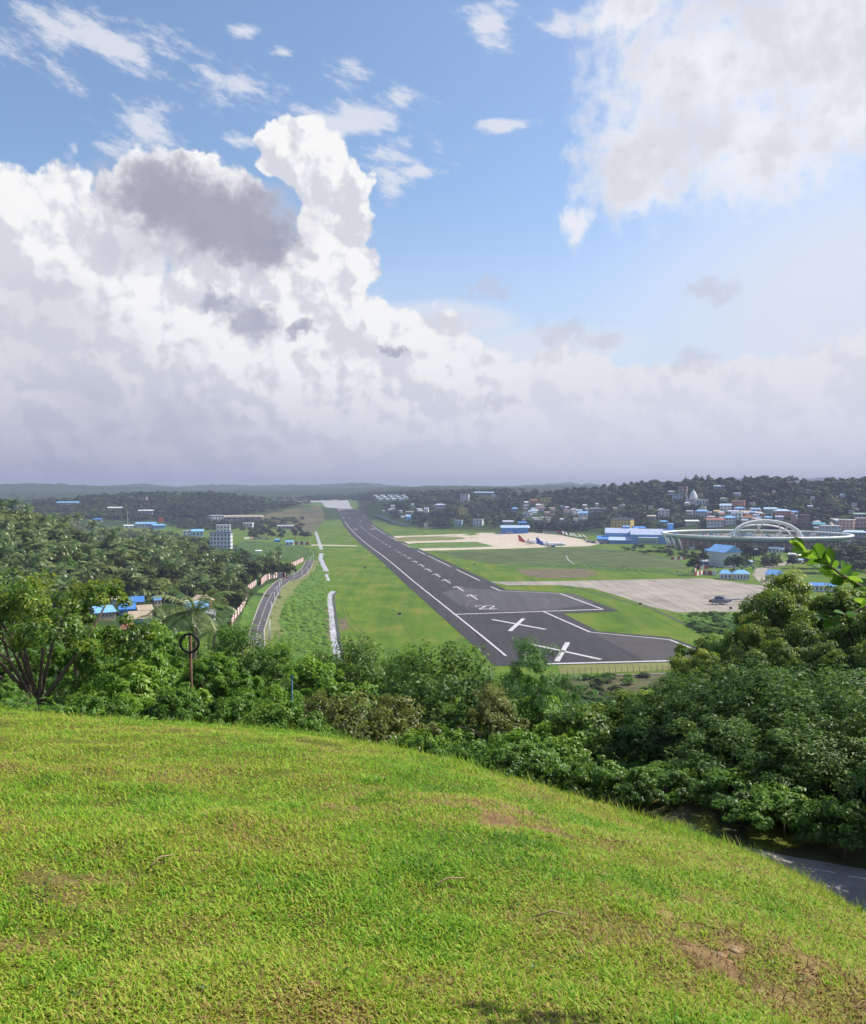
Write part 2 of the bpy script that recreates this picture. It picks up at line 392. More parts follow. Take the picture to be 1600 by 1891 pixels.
def build_terrain():
    inner = np.radians(np.linspace(-38, 38, 381)); outer = np.radians(np.linspace(38, 322, 96))[1:-1]
    az = np.concatenate([inner, outer]); na = len(az)
    rr = np.concatenate([np.geomspace(.25, 30, 110), np.geomspace(30, 300, 80)[1:], np.geomspace(300, 8400, 190)[1:]]); nr = len(rr)
    A, RRr = np.meshgrid(az, rr); X = RRr * np.sin(A); Y = RRr * np.cos(A); Z = HT(X, Y)
    corr = np.exp(-((X - (98 + RS * Y)) / 210) ** 4)
    bumps = (vnoise(X / 17, Y / 17, 4) * 9 + vnoise(X / 40, Y / 40, 6) * 8) * sst((RRr - 2700 - 450 * corr) / 700)
    Z = Z + bumps
    v = np.stack([X, Y, Z], -1).reshape(-1, 3)
    i, j = np.meshgrid(np.arange(nr - 1), np.arange(na), indexing='ij'); j2 = (j + 1) % na
    f = np.stack([i * na + j, i * na + j2, (i + 1) * na + j2, (i + 1) * na + j], -1).reshape(-1, 4)[:, ::-1]
    vc = len(v); v = np.vstack([v, [[0, 0, float(HT(0., .01))]]])
    # forest share
    zb = base_prof(Y)
    vv = X - (RA_L + RS * Y)
    forest = sst((Z - zb - 2.5) / 4)
    forest = sst((Z - bumps - zb - 2.5) / 4)
    forest = np.maximum(forest, sst((Y - 2700 - 330 * corr) / 200))
    forest = np.maximum(forest, np.where((Y > 300), sst((vv - 520) / 60), 0))
    forest = np.where(RRr < 23, 0, forest)
    forest = np.append(forest.ravel(), 0)
    m = bpy.data.materials.new('terrain'); m.use_nodes = True; t = m.node_tree; b = t.nodes['Principled BSDF']; b.inputs['Roughness'].default_value = .95; b.inputs['Specular IOR Level'].default_value = .1
    geo = t.nodes.new('ShaderNodeNewGeometry')
    def nz(sc, det=5, rg=.6):
        n = t.nodes.new('ShaderNodeTexNoise'); n.inputs['Scale'].default_value = sc; n.inputs['Detail'].default_value = det; n.inputs['Roughness'].default_value = rg; t.links.new(geo.outputs['Position'], n.inputs['Vector']); return n.outputs[0]
    def mix(f_, a, b_):
        n = t.nodes.new('ShaderNodeMix'); n.data_type = 'RGBA'; t.links.new(f_, n.inputs[0]); t.links.new(a, n.inputs[6]); t.links.new(b_, n.inputs[7]); return n.outputs[2]
    mown = ramp(t, nz(.035, 7, .68), [(.36, (0.040, 0.096, 0.008)), (.46, (0.076, 0.152, 0.011)), (.55, (0.129, 0.188, 0.015)), (.64, (0.224, 0.202, 0.050))])
    fine = ramp(t, nz(.9, 4), [(.3, (.030, .085, .008)), (.7, (.14, .21, .025))])
    mp = t.nodes.new('ShaderNodeMapping'); mp.inputs['Rotation'].default_value = (0, 0, -math.atan(RS) * -1); mp.inputs['Scale'].default_value = (.16, .008, 1); t.links.new(geo.outputs['Position'], mp.inputs['Vector'])
    sn = t.nodes.new('ShaderNodeTexNoise'); sn.inputs['Scale'].default_value = 1.0; sn.inputs['Detail'].default_value = 5; sn.inputs['Roughness'].default_value = .65; t.links.new(mp.outputs[0], sn.inputs['Vector'])
    streak = ramp(t, sn.outputs[0], [(.36, (.032, .078, .007)), (.47, (.070, .136, .010)), (.56, (.12, .165, .013)), (.66, (.21, .18, .05))])
    n0 = t.nodes.new('ShaderNodeMix'); n0.data_type = 'RGBA'; n0.inputs[0].default_value = .45; t.links.new(mown, n0.inputs[6]); t.links.new(streak, n0.inputs[7]); mown = n0.outputs[2]
    n = t.nodes.new('ShaderNodeMix'); n.data_type = 'RGBA'; n.inputs[0].default_value = .32; t.links.new(mown, n.inputs[6]); t.links.new(fine, n.inputs[7])
    wood = ramp(t, nz(.05, 6, .7), [(.3, (.018, .036, .010)), (.5, (.030, .058, .014)), (.7, (.055, .075, .026))])
    at = t.nodes.new('ShaderNodeAttribute'); at.attribute_name = 'forest'
    t.links.new(mix(at.outputs['Fac'], n.outputs[2], wood), b.inputs['Base Color'])
    bp = t.nodes.new('ShaderNodeBump'); bp.inputs['Strength'].default_value = .5; bp.inputs['Distance'].default_value = .4; t.links.new(nz(1.6, 5), bp.inputs['Height']); t.links.new(bp.outputs[0], b.inputs['Normal'])
    thatch = ramp(t, nz(2.2, 7, .7), [(.30, (.055, .045, .018)), (.45, (.085, .10, .016)), (.58, (.11, .13, .018)), (.72, (.20, .145, .06))])
    mud = ramp(t, nz(5, 6, .7), [(.3, (.12, .075, .035)), (.7, (.30, .20, .10))])
    at2 = t.nodes.new('ShaderNodeAttribute'); at2.attribute_name = 'near'; at3 = t.nodes.new('ShaderNodeAttribute'); at3.attribute_name = 'mud'
    cc = mix(at2.outputs['Fac'], mix(at.outputs['Fac'], n.outputs[2], wood), mix(at3.outputs['Fac'], thatch, mud))
    t.links.new(cc, b.inputs['Base Color'])
    near = np.append(1 - sst((RRr.ravel() - 24) / 8), 1); mudv = np.append(np.where(RRr.ravel() < 14, mud_at(X.ravel(), Y.ravel()), 0), 0)
    me = np_mesh('ground', v, f, m, True, {'forest': forest, 'near': near, 'mud': mudv})
    o = link('ground', me); tag(o, kind='structure')
    # close the middle
    mb = MB(); mb.add([tuple(v[k]) for k in range(na)] + [tuple(v[vc])], [(k, (k + 1) % na, na) for k in range(na)]); 
    oc = mb.build('ground_centre', m, o)
    return o
ground = build_terrain()
# ------------------------------------------------------------------ flat sheets draped on the terrain
def drape(name, pts, dz, mat, parent=None, step=25.0, kind='structure'):
    """pts: plan polygon (x, y); cut every `step` metres of depth so that it follows the ground"""
    bm = bmesh.new(); vs = [bm.verts.new((p[0], p[1], 0)) for p in pts]; bm.faces.new(vs)
    y0, y1 = min(p[1] for p in pts), max(p[1] for p in pts); x0, x1 = min(p[0] for p in pts), max(p[0] for p in pts)
    bmesh.ops.triangulate(bm, faces=bm.faces[:])
    y = math.ceil((y0 + .01) / step) * step
    while y < y1:
        bmesh.ops.bisect_plane(bm, geom=bm.verts[:] + bm.edges[:] + bm.faces[:], plane_co=(0, y, 0), plane_no=(0, 1, 0)); y += step
    if x1 - x0 > 80:
        x = math.ceil(x0 / 80) * 80
        while x < x1:
            bmesh.ops.bisect_plane(bm, geom=bm.verts[:] + bm.edges[:] + bm.faces[:], plane_co=(x, 0, 0), plane_no=(1, 0, 0)); x += 80
    co = np.array([v.co[:2] for v in bm.verts]); z = HT(co[:, 0], co[:, 1]) + dz
    for v, zz in zip(bm.verts, z): v.co.z = zz
    bmesh.ops.recalc_face_normals(bm, faces=bm.faces[:])
    if sum(f.normal.z for f in bm.faces) < 0: bmesh.ops.reverse_faces(bm, faces=bm.faces[:])
    me = bpy.data.meshes.new(name); bm.to_mesh(me); bm.free(); me.materials.append(mat)
    o = link(name, me, parent)
    if parent is None and kind: tag(o, kind=kind)
    return o
def rough(pts, amp=1.0, step=4.0, seed=1):
    """outline with ragged edges"""
    q = random.Random(seed); out = []; n = len(pts)
    for i in range(n):
        a, b = Vector(pts[i]).to_2d(), Vector(pts[(i + 1) % n]).to_2d(); L = (b - a).length; k = max(1, int(L / step)); d = (b - a).normalized() if L > 0 else Vector((1, 0)); nn_ = Vector((-d.y, d.x))
        for j in range(k): out.append(tuple(a.lerp(b, j / k) + nn_ * q.uniform(-amp, amp)))
    return out
def pxs(l): return [tuple(PX(a, b)[:2]) for a, b in l]
def stripe(pts, w):
    """closed outline of a plan polyline of width w"""
    P = [Vector((p[0], p[1])) for p in pts]; L, Rr = [], []
    for i, p in enumerate(P):
        a = P[max(i - 1, 0)]; b = P[min(i + 1, len(P) - 1)]; d = (b - a).normalized(); n = Vector((-d.y, d.x))
        if 0 < i < len(P) - 1:
            d0 = (p - a).normalized(); cosb = max(.35, d.dot(d0)); k = w / 2 / cosb
        else: k = w / 2
        L.append(p + n * k); Rr.append(p - n * k)
    return [tuple(q) for q in L + Rr[::-1]]
def rwy(side, y): return (RA_L if side == 'L' else RA_R) + RS * y
# ------------------------------------------------------------------ airfield
m_asph = pmat('runway_asphalt', (.036, .034, .038), .85, .22, .03, bump=.25, bscale=4, coord='Object')
m_asph2 = pmat('worn_asphalt', (.080, .076, .078), .9, .16, .05, bump=.2, bscale=4)
m_road = pmat('road_asphalt', (.075, .068, .076), .85, .15, .08, bump=.25, bscale=5)
m_conc = pmat('apron_concrete', (.50, .42, .33), .85, .14, .035, bump=.15, bscale=3)
m_concg = pmat('old_concrete', (.25, .225, .20), .9, .35, .05, bump=.15, bscale=3, col2=(.42, .37, .31), detail=8)
m_paint = pmat('white_paint', (.58, .57, .56), .75, .45, .9, detail=8, col2=(.64, .63, .62))
m_dirt = pmat('bare_soil', (.125, .10, .055), .95, .35, .12, bump=.4, bscale=2)
m_gdry = pmat('dry_grass', (.16, .17, .045), .95, .25, .06, bump=.4, bscale=1.5)
m_glush = pmat('lush_grass', (.050, .125, .010), .95, .45, .22, bump=.9, bscale=.9, col2=(.11, .22, .018))
m_gmown = pmat('mown_grass', (.070, .150, .013), .95, .22, .05, bump=.3, bscale=2, col2=(.105, .19, .02))
m_gdark = pmat('rough_grass', (.045, .095, .014), .95, .4, .09, bump=.7, bscale=.8)
m_white = pmat('white_plaster', (.72, .71, .72), .8, .10, .3)
m_stream = pmat('wet_concrete', (.30, .30, .33), .35, .5, .35, col2=(.56, .56, .60), detail=7)
# rubber and weather streaks along the runway
def streaky(m, col, col2):
    t = m.node_tree; b = t.nodes['Principled BSDF']; g = t.nodes.new('ShaderNodeNewGeometry'); mp = t.nodes.new('ShaderNodeMapping'); mp.inputs['Rotation'].default_value = (0, 0, math.atan(RS)); mp.inputs['Scale'].default_value = (.22, .006, 1)
    t.links.new(g.outputs['Position'], mp.inputs['Vector']); n = t.nodes.new('ShaderNodeTexNoise'); n.inputs['Scale'].default_value = 1; n.inputs['Detail'].default_value = 6; n.inputs['Roughness'].default_value = .65; t.links.new(mp.outputs[0], n.inputs['Vector'])
    old = b.inputs['Base Color'].links[0].from_socket; c_ = ramp(t, n.outputs[0], [(.34, col), (.52, tuple((x + y) / 2 for x, y in zip(col, col2))), (.70, col2)])
    mx = t.nodes.new('ShaderNodeMix'); mx.data_type = 'RGBA'; mx.inputs[0].default_value = .6; t.links.new(old, mx.inputs[6]); t.links.new(c_, mx.inputs[7]); t.links.new(mx.outputs[2], b.inputs['Base Color'])
streaky(m_asph, (.017, .016, .0175), (.050, .047, .049)); streaky(m_asph2, (.045, .042, .043), (.090, .086, .086)); streaky(m_concg, (.17, .15, .128), (.40, .35, .285)); streaky(m_conc, (.42, .35, .27), (.56, .48, .38))
YEND = 2620.0
def rline(side, y0, y1, n=24, off=0.0): return [(rwy(side, y) + off, y) for y in np.linspace(y0, y1, n)]
# runway pavement with its two turning pads
right = pxs([(907, 1075), (935, 1089), (1060, 1097), (1146, 1129), (1040, 1133), (1105, 1166), (1236, 1177), (1290, 1196), (1300, 1223)])
yb = PX(900, 1230)[1]
poly = [(rwy('L', yb) - 9, yb)] + rline('L', yb + 10, YEND, 20, -8) + rline('R', YEND, right[0][1] + 10, 20, 7) + right
runway = drape('runway', poly, .10, m_asph); 
drape('worn_surface', pxs([(815, 1095), (855, 1086), (940, 1092), (1060, 1098), (1100, 1115), (1010, 1128), (900, 1129), (850, 1118)]), .14, m_asph2, runway)
drape('worn_surface', pxs([(1095, 1170), (1235, 1180), (1280, 1200), (1276, 1219), (1190, 1221)]), .14, pmat('brown_asphalt', (.060, .053, .051), .9, .2, .05), runway)
MK = .18
def mark(name, pts, w=None): return drape(name, stripe(pts, w) if w else pts, MK, m_paint, runway, 30)
mark('edge_line', rline('L', PX(930, 1212)[1], 2560, 20), .95)
for (a, b) in (((717.5, 990), (733, 999)), ((739, 1002.5), (755, 1011)), ((766, 1017.5), (830, 1047)), ((840, 1052), (883.5, 1072.5))):
    mark('edge_line', rline('R', PX(*a)[1], PX(*b)[1], 4), 1.1)
mark('edge_line', rline('R', PX(712, 987)[1], 2560, 16), 1.15)
mark('edge_line', pxs([(907, 1084), (923, 1091), (1035, 1096.5), (1113, 1125.5)]), 1.2)
mark('edge_line', pxs([(1004, 1130), (1090, 1168), (1237, 1182), (1283, 1200)]), 1.2)
mark('threshold_line', pxs([(838, 1135.3), (1115, 1125.8)]), 1.9)
mark('end_line', pxs([(1005, 1227), (1300, 1219.5)]), 1.9)
for s in (((909, 1144.5), (1008, 1163)), ((942, 1166), (967, 1143)), ((979, 1190), (1110, 1218.5)), ((1029, 1222), (1049, 1187))):
    mark('cross_bar', pxs(s), 2.0)
# 22, read from the approach
def digit2(u0, v0, w, h):
    pl = [(0, .80), (.12, .97), (.5, 1.0), (.86, .95), (1, .78), (.92, .60), (.5, .38), (.08, .16), (0, 0), (1, 0)]
    o = RU * u0; out = []
    for a, b in pl:
        p = Vector((rwy('L', u0), u0, 0)) + RV * (v0 + a * w) + RU * (b * h); out.append((p.x, p.y))
    mark('numeral', out, .95)
u22 = PX(900, 1126.5)[1]
for px in (888.5, 907.5):
    q = PX(px, 1126.5); digit2(u22, (q - Vector((rwy('L', u22), u22, 0))).dot(RV), 4.6, 14)
# arrows and dashes along the centre line
def ctr(y): return ((RA_L + RA_R) / 2 + RS * y, y)
tips = [(863, 1098.5), (838, 1083.5), (816, 1070.5), (799, 1060), (784, 1050.5), (769.5, 1042.5), (758, 1036), (747.5, 1029.5), (738, 1024), (729, 1019), (721, 1014)]
tails = [(878.5, 1107.5), (852.5, 1092), (828.5, 1077.5), (809, 1066), (791.5, 1056), (777.5, 1047.5), (765, 1039.5), (754, 1033), (744, 1027), (734, 1021), (726, 1016.5)]
for a, b in zip(tips, tails):
    ya, yb2 = PX(*a)[1], PX(*b)[1]; ca, cb = Vector(ctr(ya) + (0,)), Vector(ctr(yb2) + (0,))
    s1 = ca - RU * 7 + RV * 3.4; s2 = ca - RU * 7 - RV * 3.4
    poly_ = stripe([cb[:2], (ca - RU * .5)[:2]], 1.1)
    mark('arrow_marking', [tuple(x) for x in poly_])
    for s_ in (s1, s2):
        p4 = [ca[:2], s_[:2], (s_ - RU * 2.6)[:2], (ca - RU * 2.8)[:2]]
        drape('arrow_head', p4, MK + .012, m_paint, runway, 30)
yy = PX(716, 1011)[1]
while yy < 1750:
    mark('centre_dash', stripe([ctr(yy), ctr(yy + 26)], 1.0)); yy += 52
def lat(y, v, w, l): 
    c0 = Vector(ctr(y) + (0,)) + RV * v; mark('touchdown_bar', stripe([tuple(c0[:2]), tuple((c0 + RU * l)[:2])], w))
yt = PX(668, 978)[1]
for v in (-19, -16, -13, 13, 16, 19): lat(yt, v, 1.8, 22)
ya = PX(625, 948)[1]
for v in (-12, 12): lat(ya, v, 7, 55)
for py in (953, 957, 962):
    for v in (-11, 11): lat(PX(635, py)[1], v, 2.6, 24)
yth = PX(630, 941)[1]
for k in range(12): lat(yth, -21 + k * 3.8, 1.9, 40)
mark('threshold_line', [tuple((Vector(ctr(yth + 70) + (0,)) + RV * v)[:2]) for v in (-24, 24)], 6)
# concrete pad at the far end
p_end = [(rwy('L', YEND) - 12, YEND - 25), (rwy('R', YEND) + 12, YEND - 25), (rwy('R', YEND + 330) + 6, YEND + 330), (rwy('L', YEND + 330) - 20, YEND + 330), (rwy('L', YEND + 330) - 170, YEND + 318), (rwy('L', YEND + 250) - 40, YEND + 262)]
drape('concrete_pad', p_end, .6, pmat('pale_concrete', (.36, .355, .35), .85, .08, .02))
m_yel = pmat('faded_yellow', (.20, .185, .14), .8, .3, .8)
drape('lead_in_line', stripe(pxs([(875, 1107), (864, 1115), (860, 1121), (864, 1126), (885, 1129)]), .25), MK, m_yel, runway, 30)
drape('lead_in_line', stripe(pxs([(990, 1105), (1010, 1109), (1014, 1114), (1005, 1120), (980, 1128)]), .25), MK, m_yel, runway, 30)
drape('rough_field', rough(pxs([(800, 1020), (960, 1014.5), (1085, 1011), (1200, 1022), (1262, 1036), (1268, 1052), (1150, 1049), (1000, 1044), (900, 1041)]), 2.5, 5, 3), .045, pmat('patchy_grass', (.036, .078, .012), .95, .4, .05, bump=.6, bscale=.8, col2=(.10, .135, .028), detail=8))
drape('dry_field', rough(pxs([(470, 957), (560, 938), (592, 936), (600, 955), (578, 984), (500, 972)]), 5, 14, 4), .05, pmat('olive_field', (.075, .088, .030), .95, .4, .02, bump=.5, col2=(.14, .12, .055), detail=8))
# aprons and taxiways
apron = drape('apron', pxs([(716, 990.3), (790, 988.3), (850, 986), (880, 984), (930, 984), (985, 983.5), (1040, 989), (1100, 999.5), (1112, 1003.5), (1088, 1008.5), (960, 1012.5), (850, 1015.5), (768, 1017.5), (752, 1010), (742, 1003.5), (728, 997)]), .07, m_conc)
drape('grass_island', pxs([(724, 994.6), (752, 991.3), (845, 989.2), (862, 995), (832, 997.8), (738, 1000.2)]), .14, m_gdry)
drape('grass_island', pxs([(749, 1005.5), (770, 1002.6), (880, 1000.5), (914, 1009.2), (870, 1011.2), (763, 1013)]), .14, m_gmown)
near_apron = drape('helicopter_apron', pxs([(904, 1074.5), (1050, 1073), (1200, 1070), (1300, 1068), (1412, 1082), (1480, 1096), (1480, 1128), (1380, 1129.5), (1252, 1131.5), (1200, 1120), (1150, 1103), (1095, 1087), (1035, 1080.5), (938, 1081)]), .07, m_concg)
drape('dirt_patch', rough(pxs([(952, 1052), (1000, 1050.5), (1080, 1051), (1108, 1058), (1085, 1066), (1010, 1068), (975, 1064)]), 1.6, 3), .06, m_dirt)
drape('runway_strip', pxs([(1030, 1229), (1290, 1222), (1290, 1236), (1035, 1246)]), .06, m_gdry)
drape('perimeter_track', rough(pxs([(1040, 1250), (1270, 1240), (1300, 1247), (1290, 1262), (1120, 1300), (1050, 1300)]), 1.0, 3), .05, pmat('dusty_grass', (.075, .10, .025), .95, .5, .16, bump=.6, col2=(.13, .115, .05)))
drape('lush_bank', rough(pxs([(508, 1190), (520, 1120), (545, 1085), (580, 1050), (590, 1030), (600, 1060), (604, 1090), (607, 1140), (612, 1195), (618, 1232), (520, 1232)]), 0.9, 3), .05, m_glush)
drape('rough_field', rough(pxs([(440, 1001), (470, 999), (560, 1009), (586, 1016), (584, 1030), (545, 1034), (480, 1026), (440, 1020)]), 1.6, 3.5), .05, m_gdark)
drape('rough_field', rough(pxs([(1255, 1133), (1300, 1133), (1395, 1130), (1420, 1150), (1400, 1185), (1330, 1190), (1275, 1160)]), 1.6, 3.5), .05, m_glush)
drape('rough_field', rough(pxs([(910, 1045), (1060, 1044), (1270, 1056), (1320, 1064), (1210, 1058), (1050, 1049)]), 1.6, 3.5), .055, m_gdark)
drape('cross_track', pxs([(575, 1005.5), (660, 1007.5), (660, 1009), (575, 1007.5)]), .07, m_conc)
for pl, w, mt, nm in (([(1040, 1082), (1090, 1092), (1160, 1112), (1205, 1124), (1240, 1140), (1290, 1165)], 1.6, pmat('dark_drain', (.05, .055, .05), .7), 'drain'),
                      ([(1046, 1026), (1050, 1034), (1060, 1042)], 1.0, MATS['wet_concrete'], 'drain')):
    drape(nm, stripe(pxs(pl), w), .08, mt)
# drainage channel beside the strip, its concrete bed broken by culverts
for pl, w in (([(583, 982), (586, 990), (590, 1003), (594, 1015)], 5.5), ([(594, 1022), (592, 1032), (597, 1043), (603, 1055)], 5.0), ([(603, 1060), (607, 1073)], 3.0)):
    drape('channel', rough(stripe(pxs(pl), w * .8), .5, 5, 6), .09, m_stream)
ch = pxs([(616, 1092), (610, 1098), (609, 1110), (611, 1125), (613, 1145), (615, 1165), (617, 1185), (622, 1205), (627, 1228)])
drape('channel', rough(stripe(ch, 2.7), .28, 2.5, 5), .09, m_stream)
drape('channel_bank', stripe([(a + 2.2, b) for a, b in ch], 1.3), .10, pmat('dark_drain', (.05, .055, .05)))
drape('bare_bank', stripe([(a - 2.4, b) for a, b in ch[3:7]], 2.0), .08, m_dirt)
drape('bare_bank', pxs([(626, 1145), (641, 1142), (644, 1162), (630, 1165)]), .08, m_dirt)
# wheel tracks in the mown grass
m_trk = pmat('pressed_grass', (.060, .105, .014), .95, .3, .3)
for pl in ([(632, 1100), (645, 1140), (668, 1165), (685, 1190), (686, 1215)], [(627, 1105), (640, 1148), (660, 1172), (674, 1195), (674, 1220)], [(712, 1105), (738, 1140), (757, 1170), (772, 1200), (778, 1215)]):
    drape('wheel_track', stripe(pxs(pl), .55), .06, m_trk)
# ------------------------------------------------------------------ road on the left
rl = [(460, 1196), (462, 1165), (478, 1120), (492, 1092), (510, 1074), (528, 1066), (548, 1058), (560, 1046), (566, 1035)]
rr_ = [(490, 1206), (488, 1165), (503, 1120), (520, 1086), (535, 1074), (552, 1070), (566, 1060), (576, 1046), (580, 1035)]
road = drape('road', pxs(rl) + pxs(rr_)[::-1], .10, m_road)
cl = [((a[0] + b[0]) / 2, (a[1] + b[1]) / 2) for a, b in zip(pxs(rl), pxs(rr_))]
def resample(pl, step):
    P = [np.array(p) for p in pl]; out = [P[0]]; acc = 0
    for a, b in zip(P, P[1:]):
        d = np.linalg.norm(b - a); t = step - acc
        while t <= d: out.append(a + (b - a) * t / d); t += step
        acc = (acc + d) % step
    return out
rs = resample(cl, 3.0)
for k in range(0, len(rs) - 1, 2): drape('lane_dash', stripe([rs[k], rs[k + 1]], .35), .15, m_paint, road, 30)
for side in (rl, rr_):
    drape('kerb', stripe(pxs(side), .55), .24, pmat('kerb_concrete', (.33, .31, .26), .85), road)
drape('verge', pxs(rr_) + pxs([(590, 1035), (582, 1052), (560, 1078), (545, 1090), (524, 1118), (512, 1165), (512, 1206)])[::-1], .06, pmat('verge_grass', (.15, .165, .05), .95, .3, .2, bump=.4), road)
drape('verge', pxs([(436, 1172), (452, 1122), (478, 1090), (492, 1080)]) + pxs(rl[1:5])[::-1], .06, m_glush, road)
# ------------------------------------------------------------------ foliage building
def leaf_quads(C, Nn, L, Wd, var, r_):
    """diamond-shaped leaves, slightly folded"""
    n = len(C); t = r_.normal(size=(n, 3)); Nn = Nn / np.linalg.norm(Nn, axis=1, keepdims=True)
    u = t - (t * Nn).sum(1, keepdims=True) * Nn; u /= np.linalg.norm(u, axis=1, keepdims=True) + 1e-9
    w = np.cross(Nn, u); L = np.broadcast_to(L, n)[:, None] * r_.uniform(.65, 1.3, (n, 1)); Wd = np.broadcast_to(Wd, n)[:, None] * r_.uniform(.7, 1.25, (n, 1))
    v = np.stack([C - u * L * .5, C + w * Wd * .5 + Nn * Wd * .16 - u * L * .05, C + u * L * .5 - Nn * L * .12, C - w * Wd * .5 + Nn * Wd * .16 - u * L * .05], 1).reshape(-1, 3)
    return v, np.arange(n * 4).reshape(n, 4), np.repeat(var, 4)
def cluster_points(blobs_, ncl, nleaf, r_, spread=.30, lower=-.5, zflat=.62):
    B = np.array(blobs_, float); wgt = (B[:, 3] * B[:, 4] + B[:, 4] * B[:, 5] + B[:, 3] * B[:, 5]); wgt /= wgt.sum()
    bi = r_.choice(len(B), ncl, p=wgt); d = r_.normal(size=(ncl, 3)); d /= np.linalg.norm(d, axis=1, keepdims=True)
    d[:, 2] = np.where(d[:, 2] < lower, -d[:, 2], d[:, 2])
    rad = r_.uniform(.55, 1.06, (ncl, 1)); cc = B[bi, :3] + d * rad * B[bi, 3:]
    cs = B[bi, 3:].mean(1) * spread * r_.uniform(.6, 1.25, ncl)
    li = r_.integers(0, ncl, nleaf); g = r_.normal(size=(nleaf, 3)); g /= (np.linalg.norm(g, axis=1, keepdims=True) + 1e-9); g *= r_.uniform(.2, 1, (nleaf, 1)) ** .5
    P_ = cc[li] + g * cs[li][:, None] * np.array([1, 1, zflat])
    N_ = d[li] * .55 + np.array([0, 0, .55]) + g * .35 + r_.normal(size=(nleaf, 3)) * .38
    z0, z1 = P_[:, 2].min(), P_[:, 2].max()
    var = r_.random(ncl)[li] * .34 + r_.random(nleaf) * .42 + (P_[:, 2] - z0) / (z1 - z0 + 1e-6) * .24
    return P_, N_, np.clip(var, 0, 1), cc
def limbs(mb, base, fork, tips, r0, seed, n=6):
    q = random.Random(seed)
    mb.tube([base, (base + fork) / 2 + Vector((q.uniform(-.1, .1), q.uniform(-.1, .1), 0)) * (fork - base).length * .3, fork], [r0, r0 * .82, r0 * .66], n)
    for t in tips:
        t = Vector(t); mid = fork.lerp(t, .5) + Vector((q.uniform(-1, 1), q.uniform(-1, 1), q.uniform(-.2, .6))) * (t - fork).length * .12
        mb.tube([fork, mid, t], [r0 * .5, r0 * .32, r0 * .10], 5)
m_bark = pmat('bark', (.14, .105, .075), .9, .35, 3, bump=.6, bscale=12)
m_bark2 = pmat('pale_bark', (.26, .21, .15), .9, .3, 3, bump=.5, bscale=12)
G_DARK = leafmat('leaf_dark', [(0, (0.014, 0.034, 0.008)), (.4, (0.050, 0.115, 0.018)), (.75, (0.100, 0.190, 0.029)), (1, (0.190, 0.278, 0.054))], .34, .5, .3)  # near leaf ramps: lowest stops darkened to paint deep shadow between the leaves
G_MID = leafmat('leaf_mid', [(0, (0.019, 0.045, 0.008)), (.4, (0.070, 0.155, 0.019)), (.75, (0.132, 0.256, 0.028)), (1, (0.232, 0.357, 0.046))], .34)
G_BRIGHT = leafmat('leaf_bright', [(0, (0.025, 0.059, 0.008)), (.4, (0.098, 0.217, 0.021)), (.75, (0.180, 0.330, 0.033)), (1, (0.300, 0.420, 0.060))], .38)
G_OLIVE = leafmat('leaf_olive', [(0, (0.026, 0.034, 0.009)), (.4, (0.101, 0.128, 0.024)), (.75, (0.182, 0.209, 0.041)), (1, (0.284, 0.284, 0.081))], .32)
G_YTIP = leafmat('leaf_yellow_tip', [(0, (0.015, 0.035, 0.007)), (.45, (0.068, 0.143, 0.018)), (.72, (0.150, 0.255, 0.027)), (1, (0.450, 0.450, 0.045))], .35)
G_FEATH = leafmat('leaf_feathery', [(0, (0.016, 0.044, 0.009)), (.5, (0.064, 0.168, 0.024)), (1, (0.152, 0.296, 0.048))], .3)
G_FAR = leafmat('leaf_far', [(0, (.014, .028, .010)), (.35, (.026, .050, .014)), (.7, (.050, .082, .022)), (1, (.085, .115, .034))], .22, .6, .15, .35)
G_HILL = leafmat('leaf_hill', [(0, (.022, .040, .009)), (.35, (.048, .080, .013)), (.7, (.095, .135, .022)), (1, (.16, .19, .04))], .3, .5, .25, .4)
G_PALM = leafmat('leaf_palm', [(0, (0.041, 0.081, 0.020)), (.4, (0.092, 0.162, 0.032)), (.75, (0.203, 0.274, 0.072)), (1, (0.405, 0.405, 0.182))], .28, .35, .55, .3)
PROTO = {}
def proto(name, leafm, barkm, blobs_, ncl, nleaf, L, Wd, seed, fork=None, r0=.14, spread=.3, lower=-.5, zflat=.62, ntips=16):
    r_ = np.random.default_rng(seed)
    P_, N_, var, cc = cluster_points(blobs_, ncl, nleaf, r_, spread, lower, zflat)
    v, f, a = leaf_quads(P_, N_, L, Wd, var, r_)
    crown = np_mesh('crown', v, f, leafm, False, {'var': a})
    mb = MB(); fk = Vector(fork or (0, 0, blobs_[0][2] * .5))
    idx = r_.choice(len(cc), min(ntips, len(cc)), replace=False)
    mb.tube([(0, 0, -10), (0, 0, -1.1)], [r0 * 1.25, r0], 6); limbs(mb, Vector((0, 0, -1.2)), fk, [cc[i] for i in idx], r0, seed)
    trunk = mb.mesh('trunk', barkm, True)
    ext = np.abs(v[:, :2]).max() * 1.0; top = v[:, 2].max()
    PROTO[name] = (trunk, crown, float(np.percentile(np.hypot(v[:, 0], v[:, 1]), 96)) * 2, float(np.percentile(v[:, 2], 99.5)))
def tree(kind, loc, width, height, rz, name, label, cat='tree', group=None, sy=None):
    tr, cr, w, h = PROTO[kind]
    o = empty(name, loc, rz, label, cat, group)
    s = width / w; o.scale = (s, s * (sy or 1), height / h)
    link('trunk', tr, o); link('crown', cr, o)
    return o
proto('dense', G_DARK, m_bark, [(0, 0, 3.4, 2.4, 2.3, 2.1), (1.5, .4, 2.4, 1.7, 1.7, 1.7), (-1.6, -.3, 2.5, 1.7, 1.8, 1.8), (.2, -1.5, 2.2, 1.7, 1.5, 1.7), (.4, 1.4, 2.6, 1.6, 1.6, 1.8), (0, 0, 1.2, 2.2, 2.2, 1.2)], 260, 26000, .155, .075, 1, r0=.16, spread=.24)
